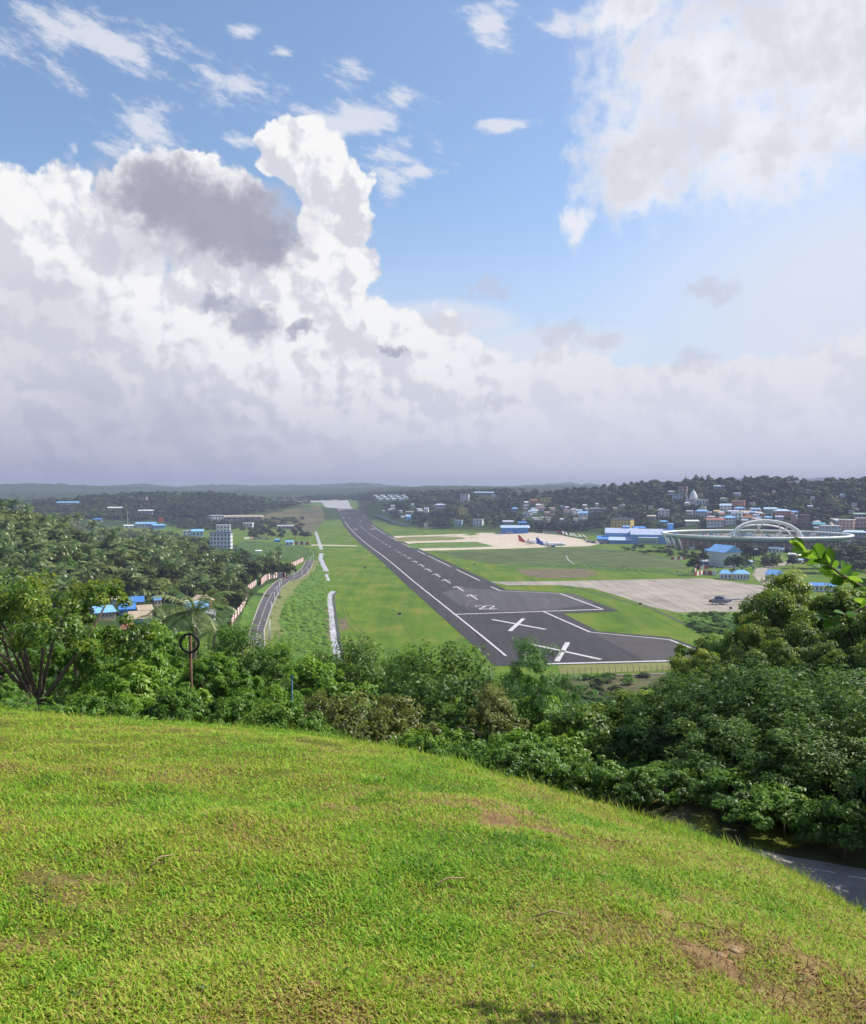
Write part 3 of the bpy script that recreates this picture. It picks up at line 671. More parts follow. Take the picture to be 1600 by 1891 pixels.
proto('dense_b', G_MID, m_bark, [(0, 0, 3.6, 1.9, 2.0, 2.0), (1.7, .2, 2.5, 1.5, 1.6, 1.4), (-1.4, .8, 2.2, 1.6, 1.5, 1.5), (-.6, -1.6, 2.6, 1.4, 1.4, 1.5), (.8, -1.0, 1.4, 1.8, 1.6, 1.2)], 220, 20000, .17, .085, 2, r0=.15, spread=.26)
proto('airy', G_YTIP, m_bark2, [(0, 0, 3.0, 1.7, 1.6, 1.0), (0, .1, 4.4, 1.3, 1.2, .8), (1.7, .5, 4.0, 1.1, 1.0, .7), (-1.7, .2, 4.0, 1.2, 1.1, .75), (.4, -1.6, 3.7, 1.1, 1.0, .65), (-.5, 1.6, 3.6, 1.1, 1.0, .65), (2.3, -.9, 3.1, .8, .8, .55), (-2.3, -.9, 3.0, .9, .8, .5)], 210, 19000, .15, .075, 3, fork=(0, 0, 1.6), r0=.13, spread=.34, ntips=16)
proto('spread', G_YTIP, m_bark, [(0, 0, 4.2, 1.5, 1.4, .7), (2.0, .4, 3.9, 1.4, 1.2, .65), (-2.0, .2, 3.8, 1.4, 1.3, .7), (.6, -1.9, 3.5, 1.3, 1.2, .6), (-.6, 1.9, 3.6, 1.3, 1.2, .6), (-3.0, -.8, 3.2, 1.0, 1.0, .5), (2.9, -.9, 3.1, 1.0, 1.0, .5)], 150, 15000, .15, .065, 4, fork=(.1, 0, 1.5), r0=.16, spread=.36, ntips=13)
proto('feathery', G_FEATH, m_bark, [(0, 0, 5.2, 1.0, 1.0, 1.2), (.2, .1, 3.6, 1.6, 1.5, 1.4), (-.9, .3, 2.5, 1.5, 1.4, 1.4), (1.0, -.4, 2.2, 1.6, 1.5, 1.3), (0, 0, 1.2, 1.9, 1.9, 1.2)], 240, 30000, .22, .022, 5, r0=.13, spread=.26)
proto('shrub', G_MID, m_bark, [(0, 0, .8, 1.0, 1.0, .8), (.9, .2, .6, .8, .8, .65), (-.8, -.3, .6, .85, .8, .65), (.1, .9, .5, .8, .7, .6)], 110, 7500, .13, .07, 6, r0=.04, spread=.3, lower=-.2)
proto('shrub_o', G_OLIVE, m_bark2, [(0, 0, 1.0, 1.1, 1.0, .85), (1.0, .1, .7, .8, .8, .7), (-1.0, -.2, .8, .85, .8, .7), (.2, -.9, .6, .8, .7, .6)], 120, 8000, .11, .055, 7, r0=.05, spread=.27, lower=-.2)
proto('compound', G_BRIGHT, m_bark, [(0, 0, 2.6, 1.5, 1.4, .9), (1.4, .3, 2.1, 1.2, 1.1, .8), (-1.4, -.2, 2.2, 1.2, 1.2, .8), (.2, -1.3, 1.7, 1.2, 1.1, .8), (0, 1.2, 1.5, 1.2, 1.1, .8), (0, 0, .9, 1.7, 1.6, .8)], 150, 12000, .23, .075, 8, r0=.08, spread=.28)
# distant trees: fewer, larger leaf clumps
for nm, lm, sd_, bl in (('far_a', G_FAR, 21, [(0, 0, 6, 3.4, 3.3, 3.0), (2.2, .6, 4.4, 2.3, 2.2, 2.2), (-2.1, -.5, 4.6, 2.4, 2.3, 2.3), (.3, -1.8, 3.2, 2.6, 2.3, 2.2)]),
                        ('far_b', G_FAR, 22, [(0, 0, 7, 2.6, 2.5, 3.2), (1.6, .6, 5, 2.2, 2.2, 2.4), (-1.7, .5, 4.4, 2.3, 2.2, 2.4)]),
                        ('hill_a', G_HILL, 23, [(0, 0, 6, 3.2, 3.2, 2.6), (2.4, .6, 4.6, 2.2, 2.2, 2.0), (-2.2, -.5, 4.8, 2.3, 2.3, 2.0), (.3, -2.0, 3.6, 2.5, 2.3, 2.0), (-.5, 2, 3.2, 2.4, 2.4, 2.0)]),
                        ('hill_b', G_HILL, 24, [(0, 0, 5.5, 2.8, 2.8, 2.8), (1.8, .9, 4.0, 2.2, 2.2, 2.2), (-1.9, .5, 3.6, 2.3, 2.2, 2.2)]),
                        ('bamboo', G_BRIGHT, 25, [(0, 0, 5.0, 2.6, 2.6, 3.0), (1.8, .4, 3.4, 2.2, 2.2, 2.4), (-1.9, -.4, 3.4, 2.2, 2.2, 2.4)])):
    proto(nm, lm, m_bark, bl, 90, 3200, .62, .42, sd_, r0=.28, spread=.30, ntips=6)
proto('spire', G_FAR, m_bark, [(0, 0, 9.5, .8, .8, 2.2), (0, 0, 7, 1.5, 1.4, 2.2), (.3, 0, 4.6, 2.0, 1.9, 2.0)], 70, 2200, .7, .22, 26, r0=.22, spread=.34, ntips=5)
def frond(mb_v, mb_f, mb_a, base, az, el, length, droop, r_, nl=15, ll=.55, w=.055):
    """one feather frond: rachis strip with drooping leaflets on both sides"""
    d = np.array([math.cos(az), math.sin(az)]); pts = []; p = np.array(base, float); e = el
    for i in range(nl + 1):
        pts.append(p.copy()); st_ = length / nl; p = p + np.array([d[0] * math.cos(e), d[1] * math.cos(e), math.sin(e)]) * st_; e -= droop / nl * (0.5 + i / nl)
    pts = np.array(pts); side = np.array([-d[1], d[0], 0]); tint = r_.uniform(0, .55)
    for i in range(nl):
        a, b = pts[i], pts[i + 1]; k = len(mb_v); wv = side * .04 * (1 - i / nl * .7)
        mb_v += [a - wv, a + wv, b + wv, b - wv]; mb_f.append((k, k + 1, k + 2, k + 3)); mb_a += [tint + .3] * 4
        if i == 0: continue
        t = i / nl; Ls = ll * (math.sin(math.pi * (.12 + .85 * t)) ** .7)
        for sgn in (-1, 1):
            fw = (b - a) / np.linalg.norm(b - a)
            for q in (0, .5):
                o_ = a + (b - a) * q; tip = o_ + (side * sgn * .78 + fw * .55) * Ls + np.array([0, 0, -.42 * Ls * r_.uniform(.6, 1.6)])
                k = len(mb_v); wv2 = fw * w
                mb_v += [o_ - wv2, o_ + wv2, tip + wv2 * .3, tip - wv2 * .3]; mb_f.append((k, k + 1, k + 2, k + 3)); mb_a += [min(1, tint + r_.uniform(0, .4))] * 4
def palm_proto(name, seed, h, nf=17, fl=3.4):
    r_ = np.random.default_rng(seed); mb = MB(); lean = r_.uniform(-.8, .8, 2)
    pts = [(lean[0] * t * t, lean[1] * t * t, -1 + (h + 1) * t) for t in np.linspace(0, 1, 6)]
    mb.tube(pts, [.22, .17, .15, .14, .13, .14], 7); trunk = mb.mesh('trunk', m_bark2, True)
    v, f, a = [], [], []
    for i in range(nf):
        ring = i / nf; frond(v, f, a, pts[-1], i * 2.4 + r_.uniform(-.2, .2), 1.25 - 1.7 * ring + r_.uniform(-.1, .1), fl * r_.uniform(.85, 1.1), 1.5 + r_.uniform(-.3, .3), r_, 9, .95, .12)
    crown = np_mesh('crown', np.array(v), np.array(f), G_PALM, False, {'var': np.array(a)})
    PROTO[name] = (trunk, crown, 7.0, h + 1.5)
palm_proto('palm_a', 31, 10.0, 18, 3.9); palm_proto('palm_b', 32, 12, 19, 4.1); palm_proto('palm_c', 33, 9.0, 16, 3.7)
# ------------------------------------------------------------------ foreground grass on the mound
def build_grass():
    r_ = np.random.default_rng(5); N = 610000
    az = r_.uniform(-.60, .60, N); rr = 1.75 * np.exp(r_.random(N) ** .85 * math.log(19 / 1.75))
    a = np.interp(az, np.linspace(-1.2, 1.2, 481), _cA2); rc = np.sqrt(1.65 / a)
    ok = rr < rc + 3.2; az, rr, rc = az[ok], rr[ok], rc[ok]
    x, y = rr * np.sin(az), rr * np.cos(az); md = mud_at(x, y); ok = r_.random(len(x)) > md * .85
    x, y, rr, rc, az = x[ok], y[ok], rr[ok], rc[ok], az[ok]; n = len(x); z = HT(x, y)
    near_edge = sst((rr - rc + 1.6) / 1.6)
    p1 = fbm(x * 1.1, y * 1.1, 4, 51); p2 = fbm(x * 4.3, y * 4.3, 3, 52); p3 = fbm(x * .45 + 9, y * .45, 3, 53)
    L = r_.uniform(.018, .039, n) * (.55 + .95 * p2) * (1 + .85 * near_edge * r_.random(n)) * (1 + rr * .022)
    # long stems
    tall = r_.random(n) < .006 + .06 * near_edge; L = np.where(tall, L * 2.3, L)
    Wd = r_.uniform(.0034, .0062, n) * (1 + rr * .06); Wd = np.where(tall, Wd * .8, Wd)
    th = r_.uniform(0, 2 * math.pi, n); tilt = np.where(tall, r_.uniform(.1, .7, n), r_.uniform(.45, 1.35, n)) * (1 - .35 * near_edge)
    dx_, dy_ = np.cos(th), np.sin(th); hx, hz_ = np.sin(tilt), np.cos(tilt)
    b = np.stack([x, y, z - .004], -1); dirv = np.stack([dx_ * hx, dy_ * hx, hz_], -1); side = np.stack([-dy_, dx_, np.zeros(n)], -1)
    mid = b + dirv * (L * .55)[:, None]; tilt2 = tilt + .5; dir2 = np.stack([dx_ * np.sin(tilt2), dy_ * np.sin(tilt2), np.maximum(np.cos(tilt2), -.1)], -1); tip = mid + dir2 * (L * .5)[:, None]
    w = side * Wd[:, None] * .5
    v = np.stack([b - w, b + w, mid + w * .95, mid - w * .95, tip], 1).reshape(-1, 3)
    i = np.arange(n)[:, None] * 5; f = np.concatenate([i + [0, 1, 2], i + [0, 2, 3], i + [3, 2, 4]])
    var = .50 + (p1 - .5) * .85 + (p2 - .5) * .45 + (p3 - .5) * .35 + r_.normal(0, .20, n) - mud_at(x, y) * .5
    var = np.where(r_.random(n) < .035, r_.uniform(0, .16, n), var); var = np.clip(var + near_edge * .05, 0, 1)
    gm = leafmat('grass_blade', [(0, (0.246, 0.151, 0.067)), (.13, (0.392, 0.286, 0.106)), (.25, (0.386, 0.370, 0.062)), (.42, (0.308, 0.431, 0.032)), (.66, (0.196, 0.375, 0.020)), (1, (0.062, 0.179, 0.013))], .32, .55, .2, 0)
    o = link('grass', np_mesh('grass', v, f, gm, False, {'var': np.repeat(var, 5)}))
    tag(o, 'short yellow green lawn grass covering the mound in the foreground', 'grass', kind='stuff')
build_grass()
def build_weeds():
    r_ = np.random.default_rng(9); n0 = 300; az = r_.uniform(-.58, .58, n0); rr = 1.9 * np.exp(r_.random(n0) * math.log(12 / 1.9)); a = np.interp(az, np.linspace(-1.2, 1.2, 481), _cA2)
    ok = rr < np.sqrt(1.65 / a); az, rr = az[ok], rr[ok]; k = 8; x, y = np.repeat(rr * np.sin(az), k), np.repeat(rr * np.cos(az), k); n = len(x); s_ = np.repeat(r_.uniform(.008, .019, len(az)), k); th = r_.uniform(0, 6.28, n)
    C = np.stack([x + np.cos(th) * s_ * .8, y + np.sin(th) * s_ * .8, HT(x, y) + .016 + r_.random(n) * .02], -1); v, f, a_ = leaf_quads(C, np.tile([0, 0, 1.], (n, 1)) + r_.normal(size=(n, 3)) * .45, s_ * 1.2, s_ * .62, np.repeat(r_.random(len(az)), k) * .6 + r_.random(n) * .4, r_)
    tag(link('weeds', np_mesh('weeds', v, f, G_BRIGHT, False, {'var': a_})), 'small broad leaved weeds scattered through the lawn', 'weeds', kind='stuff')
build_weeds()
# path on the bench below the mound
def ring_sheet(name, r0, r1, a0, a1, dz, mat, parent=None, n=40, jit=0):
    vs, fs = [], []
    for i in range(n + 1):
        a = a0 + (a1 - a0) * i / n
        for r in (r0, (r0 + r1) / 2, r1):
            x, y = r * math.sin(a), r * math.cos(a); vs.append((x, y, float(HT(x, y)) + dz))
    for i in range(n):
        for k in (0, 1): q = i * 3 + k; fs.append((q, q + 1, q + 4, q + 3))
    mb = MB(); mb.add(vs, [f[::-1] for f in fs]); o = mb.build(name, mat, parent)
    return o
path = tag(ring_sheet('footpath', 13.0, 17.35, R(17.5), R(62), .03, pmat('path_asphalt', (.25, .225, .21), .9, .3, 1.2, bump=.4, bscale=25)), kind='structure')
def ring_line(a0, a1, r, w): ring_sheet('edge_line', r - w / 2, r + w / 2, a0, a1, .036, pmat('worn_paint', (.62, .61, .58), .8, .35, 6), path, 6)
q = R(18); rq = random.Random(3)
while q < R(60):
    w_ = R(rq.uniform(.8, 2.2)); ring_line(q, q + w_, 16.9 + rq.uniform(-.015, .015), .075 * rq.uniform(.6, 1)); q += w_ + R(rq.uniform(.05, .3))
tag(ring_sheet('bench_ground', 17.36, 21.5, R(6), R(62), .02, pmat('shaded_turf', (.045, .065, .014), .95, .5, .9, bump=.8, bscale=14, col2=(.085, .085, .03))), kind='structure')  # turf colour itself darkened to carry the shade under the trees
# ------------------------------------------------------------------ trees and shrubs on the slope just below the mound
def veg(kind, px, r, top_py, wpx, rz, name, label, cat='tree', sy=None, sink=0.0, group=None):
    p = AT(px, r); dist = math.hypot(F, px - 800)
    ztop = EYE - (top_py - HZ) / dist * r
    tr, cr, wp, hp = PROTO[kind]; w = wpx * r / dist * 1.2; sxy = w / wp
    h = max(.4, ztop - p.z); sz = min(max(h / hp, .8 * sxy), 1.3 * sxy)
    o = tree(kind, (p.x, p.y, ztop - hp * sz), w, hp * sz, rz, name, label, cat, group, sy)
    return o
veg('spread', 60, 27, 1066, 330, .4, 'spreading_tree', 'spreading tree with bare forked trunk at the left edge of the mound')
veg('dense_b', -40, 36, 1090, 260, 1.0, 'leafy_tree', 'dark leafy tree behind the spreading tree at far left')
veg('dense', 60, 60, 1175, 210, 2.4, 'leafy_tree', 'leafy tree in shade beneath the spreading tree crown')
veg('shrub', 0, 20, 1262, 120, 2.0, 'leafy_shrub', 'dark shrub at the foot of the spreading tree', 'shrub')
veg('compound', 190, 34, 1165, 170, .2, 'leafy_tree', 'bright green bushy tree beside the spreading tree')
veg('compound', 285, 38, 1160, 170, 1.7, 'leafy_tree', 'bright green bushy tree below the red roofed house')
veg('compound', 240, 27, 1235, 210, 3.0, 'leafy_shrub', 'broad bright green shrub left of the ringed pole', 'shrub')
veg('shrub', 165, 19.5, 1283, 110, .5, 'low_shrub', 'low shrub with yellowish shoots on the left rim of the mound', 'shrub')
veg('shrub', 330, 21, 1270, 120, 1.5, 'low_shrub', 'low shrub at the foot of the ringed pole', 'shrub')
veg('dense_b', 432, 38, 1160, 130, .3, 'round_tree', 'round leafy tree in front of the near end of the left road')
veg('compound', 395, 28, 1215, 140, 2.6, 'leafy_shrub', 'green shrub just right of the ringed pole', 'shrub')
veg('dense_b', 505, 40, 1195, 140, 4.0, 'leafy_tree', 'loose leafy tree left of the drainage channel')
veg('compound', 575, 36, 1222, 150, 5.0, 'leafy_tree', 'leafy tree right behind the blue pole')
veg('shrub', 515, 19.5, 1300, 130, .1, 'low_shrub', 'bright low shrub at the foot of the blue pole', 'shrub')
veg('shrub', 440, 20.5, 1290, 120, .9, 'low_shrub', 'low shrub between the ringed pole and the blue pole', 'shrub')
veg('dense', 655, 42, 1184, 200, .8, 'dark_tree', 'dark rounded tree below the end of the drainage channel')
veg('shrub_o', 640, 22, 1288, 190, .3, 'olive_shrub', 'olive yellow shrub on the rim left of the dark spreading tree', 'shrub')
veg('shrub_o', 730, 25, 1290, 150, 2.2, 'olive_shrub', 'olive yellow shrub under the dark spreading tree', 'shrub')
veg('shrub_o', 590, 24, 1284, 130, 4.2, 'olive_shrub', 'olive shrub right of the blue pole', 'shrub')
veg('dense', 820, 30, 1200, 260, 2.1, 'dark_tree', 'dark wide crowned tree below the near end of the runway')
veg('dense_b', 760, 42, 1205, 150, 3.1, 'leafy_tree', 'leafy tree between the two dark trees under the mown strip')
veg('shrub_o', 905, 26, 1270, 120, 1.1, 'olive_shrub', 'olive shrub beside the bare bent stem', 'shrub')
veg('feathery', 985, 33, 1188, 200, .6, 'feathery_tree', 'feathery green tree standing below the nearer painted cross')
veg('feathery', 1050, 40, 1250, 130, 2.2, 'feathery_tree', 'smaller feathery tree right of the tall feathery tree')
veg('shrub', 870, 21, 1370, 170, 1.9, 'low_shrub', 'dark low shrub under the bare bent stem', 'shrub')
veg('shrub', 960, 21, 1380, 180, 3.2, 'low_shrub', 'low shrub on the rim below the feathery trees', 'shrub')
veg('shrub', 1030, 24, 1370, 150, 4.4, 'low_shrub', 'low shrub left of the many stemmed tree', 'shrub')
veg('shrub', 770, 20, 1360, 150, 5.2, 'low_shrub', 'low shrub in the shade under the dark wide crowned tree', 'shrub')
veg('airy', 1185, 27.5, 1285, 250, .2, 'many_stemmed_tree', 'many stemmed tree with dark forked branches right of the feathery trees').scale.z *= 1.0
veg('dense', 1275, 25.5, 1262, 250, 4.0, 'dark_tree', 'dense dark tree right of the many stemmed tree')
veg('dense', 1345, 22, 1330, 230, 0.3, 'dark_tree', 'lower dense dark tree in front of the tallest dense tree')
veg('dense', 1500, 20.5, 1330, 250, 3.3, 'dark_tree', 'lower dense dark tree above the footpath shrubs')
veg('dense', 1420, 24, 1235, 330, 5.2, 'dark_tree', 'tallest dense dark tree on the right slope')
veg('dense', 1575, 22.5, 1245, 330, 1.2, 'dark_tree', 'dense dark tree at the right edge of the picture')
veg('dense', 1720, 26, 1250, 300, 2.2, 'dark_tree', 'dense dark tree just beyond the right edge')
veg('dense_b', 1270, 46, 1236, 120, 1.4, 'round_tree', 'small round tree beside the perimeter fence')
veg('shrub', 1120, 20.6, 1410, 140, 2.0, 'low_shrub', 'bright shrub beneath the many stemmed tree', 'shrub')
veg('shrub', 1455, 18.3, 1462, 170, .3, 'low_shrub', 'glossy low shrub beyond the footpath below the dark trees', 'shrub')
veg('shrub', 1570, 17.8, 1480, 150, 1.3, 'low_shrub', 'low shrub beyond the footpath at the right edge', 'shrub')
veg('shrub', 1350, 19.2, 1435, 160, 4.3, 'low_shrub', 'dark low shrub at the edge of the turf beyond the footpath', 'shrub')
veg('shrub', 1235, 20, 1425, 150, 5.3, 'low_shrub', 'dark low shrub under the many stemmed tree at right', 'shrub')
veg('airy', 1318, 56, 1178, 120, 2.4, 'airy_tree', 'airy tree with clumped yellow green leaves left of the helicopter apron corner')
veg('airy', 1462, 50, 1062, 165, .9, 'airy_tree', 'tall airy tree with yellow green tips in front of the apron')
veg('airy', 1560, 50, 1085, 230, 3.6, 'airy_tree', 'airy yellow green tree at the right edge below the leafy branch')
veg('airy', 1690, 48, 1090, 260, 5.1, 'airy_tree', 'airy yellow green tree beyond the right edge')
for i_, (px_, r_, tp_, w_, kd_) in enumerate(((1335, 50, 1185, 110, 'dense_b'), (1400, 47, 1135, 105, 'airy'), (1490, 45, 1150, 120, 'airy'), (1575, 44, 1150, 120, 'dense_b'), (1640, 44, 1095, 170, 'airy'), (1300, 44, 1205, 110, 'airy'), (1440, 42, 1185, 110, 'airy'), (1535, 40, 1190, 110, 'airy'), (1610, 38, 1190, 120, 'airy'))):
    veg(kd_, px_, r_, tp_, w_, i_ * 1.1, 'airy_tree', ('leafy tree left in front of the parked helicopter', 'yellow green tree just below the parked helicopter', 'yellow green tree under the tall airy tree', 'round leafy tree under the leafy branch', 'yellow green tree cut by the right edge', 'small airy tree next to the runway corner', 'yellow green tree above the tallest dense tree', 'yellow green tree above the right dense tree', 'yellow green tree low at the right edge')[i_])
veg('dense_b', 1400, 62, 1180, 220, 5.0, 'leafy_tree', 'leafy tree below the airy trees right of the runway end')
veg('dense_b', 1530, 58, 1170, 250, 2.0, 'leafy_tree', 'bushy tree under the airy trees at the right edge')
# more shrubs and trees closing the slope
_sx = [-150, 0, 150, 300, 430, 500, 640, 740, 900, 1000, 1060, 1150, 1250, 1350, 1450, 1600, 1800]
_sy = [1150, 1165, 1180, 1175, 1185, 1215, 1205, 1218, 1225, 1230, 1300, 1320, 1270, 1230, 1200, 1160, 1150]
q_ = random.Random(21)
WHERE = [(150, 'under the spreading tree'), (330, 'below the red roofed house'), (480, 'between the two poles'), (620, 'near the blue pole'), (780, 'left of the dark wide crowned tree'), (950, 'around the bare bent stem'), (1090, 'around the feathery trees'), (1260, 'around the many stemmed tree'), (1420, 'at the left of the dense dark trees'), (9999, 'at the far right of the slope')]
for r0_, off, wmin, wmax, step, kinds, what in ((62, 6, 120, 170, 85, ['dense_b', 'compound', 'dense'], 'leafy tree low on the slope'), (44, 22, 130, 190, 80, ['dense_b', 'compound', 'dense'], 'leafy tree halfway down the slope'), (33, 62, 120, 180, 75, ['compound', 'dense_b', 'shrub'], 'bushy tree high on the slope'), (25, 108, 110, 170, 70, ['shrub', 'compound', 'shrub_o'], 'shrub close to the rim'), (20.5, 150, 90, 140, 60, ['shrub', 'shrub'], 'low shrub at the rim')):
    x_ = -130 + q_.uniform(0, 40)
    while x_ < 1780:
        r_ = r0_ * q_.uniform(.92, 1.1); tp = np.interp(x_, _sx, _sy) + off * q_.uniform(.75, 1.25)
        if x_ > 980: r_ = max(r_, 19.5 if x_ > 1150 else 20.5)
        rim = np.interp(x_, _cx, _cyy); tp += 14
        if x_ < 170 and r0_ in (33, 25): x_ += step; continue
        if r0_ == 20.5: tp = max(tp, rim - 62)
        if r0_ < 30 and x_ > 1230: x_ += step; continue
        if r0_ == 20.5 and x_ > 1050:
            tp += q_.uniform(-40, 25)
            if q_.random() < .4: x_ += step; continue
        if x_ > 1300: tp += 40
        wl = [t_ for lim, t_ in WHERE if x_ < lim][0]
        veg(q_.choice(kinds), x_, r_, tp, q_.uniform(wmin, wmax), q_.uniform(0, 6), 'slope_shrub' if r0_ < 30 else 'slope_tree', what + ' ' + wl, 'shrub' if r0_ < 30 else 'tree', None, 0, 'trees and shrubs of the slope')
        x_ += step * q_.uniform(.75, 1.25)
for i, (px, r, tp, w) in enumerate(((1850, 19, 1130, 420), (2050, 20, 1100, 460), (2300, 20, 1100, 480), (2650, 20, 1100, 560))):
    veg('dense', px, r, tp, w, i * 1.3, 'dark_tree', 'dense dark tree shading the footpath beyond the right edge', 'tree', None, 0, 'trees shading the footpath')
# undergrowth filling the slope
def build_undergrowth():
    r_ = np.random.default_rng(15); n0 = 1500
    px = r_.uniform(-120, 1740, n0); r = 17.5 * np.exp(r_.random(n0) * math.log(90 / 17.5)); az = np.arctan((px - 800) / F)
    ok = ~((px > 1000) & (r < 22.5)); r, az = r[ok], az[ok]; n = len(r)
    C0 = np.stack([r * np.sin(az), r * np.cos(az)], -1); k = 34
    q = np.repeat(C0, k, 0); rr = np.repeat(r, k); ang = r_.uniform(0, 6.28, len(q)); rad = np.sqrt(r_.random(len(q))) * (.45 + rr * .018)
    q = q + np.stack([np.cos(ang), np.sin(ang)], -1) * rad[:, None]; z = HT(q[:, 0], q[:, 1]) + r_.random(len(q)) * (.25 + rr * .012)
    C = np.column_stack([q, z]); N_ = np.tile([0, 0, 1.], (len(q), 1)) + r_.normal(size=(len(q), 3)) * .5
    v, f, a = leaf_quads(C, N_, .16 + rr * .002, .08 + rr * .001, np.clip(np.repeat(r_.random(n), k) * .5 + r_.random(len(q)) * .5, 0, 1), r_)
    o = link('undergrowth', np_mesh('undergrowth', v, f, G_MID, False, {'var': a})); tag(o, 'low green undergrowth covering the slope below the mound', 'undergrowth', kind='stuff')
build_undergrowth()
# palms rising from the slope, every frond a part
def near_palm(px, r, crown_py, label, fl, nf, seed, wind=0.0, drop=0.0):
    p = AT(px, r); dist = math.hypot(F, px - 800); ztop = EYE - (crown_py - HZ) / dist * r
    o = empty('coconut_palm', p, 0, label, 'palm', 'coconut palms close below the mound'); h = max(2.0, ztop - p.z); mb = MB(); r_ = np.random.default_rng(seed)
    pts = [(.5 * t * t, .2 * t, -1 + (h + 1) * t) for t in np.linspace(0, 1, 7)]
    mb.tube(pts, [.22, .18, .16, .15, .14, .13, .15], 9); mb.build('trunk', m_bark2, o, True)
    for i in range(nf):
        v, f, a = [], [], []; az = i * 2.4 + r_.uniform(-.2, .2)
        frond(v, f, a, pts[-1], az + wind * math.sin(az - 1), 1.2 - 1.6 * i / nf - drop, fl * r_.uniform(.85, 1.1), 1.5, r_, 22, fl * .2, .028)
        link('frond', np_mesh('frond', np.array(v), np.array(f), G_PALM, False, {'var': np.array(a)}), o)
    return o
near_palm(345, 56, 1132, 'coconut palm with windblown silvery fronds behind the ringed pole', 3.3, 20, 3, .5)
near_palm(385, 92, 1165, 'coconut palm half hidden right of the windblown palm', 3.4, 15, 4)
near_palm(118, 40, 1192, 'palm with drooping frond behind the spreading tree', 3.0, 9, 6, 0, .5)
near_palm(440, 120, 1172, 'small dark palm at the near end of the striped wall', 3.4, 14, 8)
near_palm(292, 95, 1150, 'low palm left of the windblown palm', 3.3, 14, 9)
# bare bent stem
o = empty('bare_stem', AT(866, 25), 0, 'bare bent pale stem in front of the dark wide crowned tree', 'dead tree')
MB().tube([(0, 0, -1), (.05, 0, 1.2), (.12, 0, 2.3), (.25, 0, 3.0), (.42, .05, 3.5), (.40, .1, 3.75), (.1, .15, 3.95), (-.3, .2, 4.05)], [.09, .085, .075, .07, .06, .05, .04, .02], 8).build('stem', m_bark2, o, True)
MB().tube([(.24, 0, 2.95), (.1, .1, 3.3), (-.25, .1, 3.8)], [.04, .03, .01], 6).build('branch', m_bark2, o, True)
o.rotation_euler.z = .3; o.location.z += .6
# ringed pole and blue pole
m_rust = pmat('rusty_steel', (.16, .085, .055), .75, .3, 4, .3); m_black = pmat('black_rubber', (.012, .012, .014), .5, .2, 4)
def ringed_pole():
    r = 24.0; p = AT(354, r); dist = math.hypot(F, 446); zt = EYE - (1172 - HZ) / dist * r; h = zt - p.z
    o = empty('ringed_pole', p, 0, 'rusty steel pole with a black ring hung at its top', 'pole')
    MB().tube([(0, 0, -.5), (-.03, 0, h * .5), (-.07, 0, h)], [.045, .042, .036], 10).build('post', m_rust, o, True)
    rad = 17 / dist * r
    mb = MB(); pts = [(-.07 + rad * math.cos(a), -.06, h - rad * .95 + rad * math.sin(a)) for a in np.linspace(0, 2 * math.pi, 37)]
    mb.tube(pts, .034, 8, cap=False); mb.build('ring', m_black, o, True)
    MB().tube([(-.16, -.05, h * .595), (.12, -.05, h * .605)], .018, 6).build('cross_piece', m_bark2, o)
ringed_pole()
def blue_pole():
    r = 23.0; p = AT(538, r); dist = math.hypot(F, 262); h = EYE - (1253 - HZ) / dist * r - p.z
    o = empty('blue_pole', p, 0, 'thin blue painted pole standing in the shrubs on the rim', 'pole')
    m = pmat('blue_paint', (.02, .09, .17), .5, .2, 3)
    MB().tube([(0, 0, -.5), (0, 0, h)], [.022, .018], 10).build('post', m, o, True); MB().tube([(0, 0, h - .02), (0, 0, h + .05)], [.042, .03], 10).build('cap', m, o)
blue_pole()
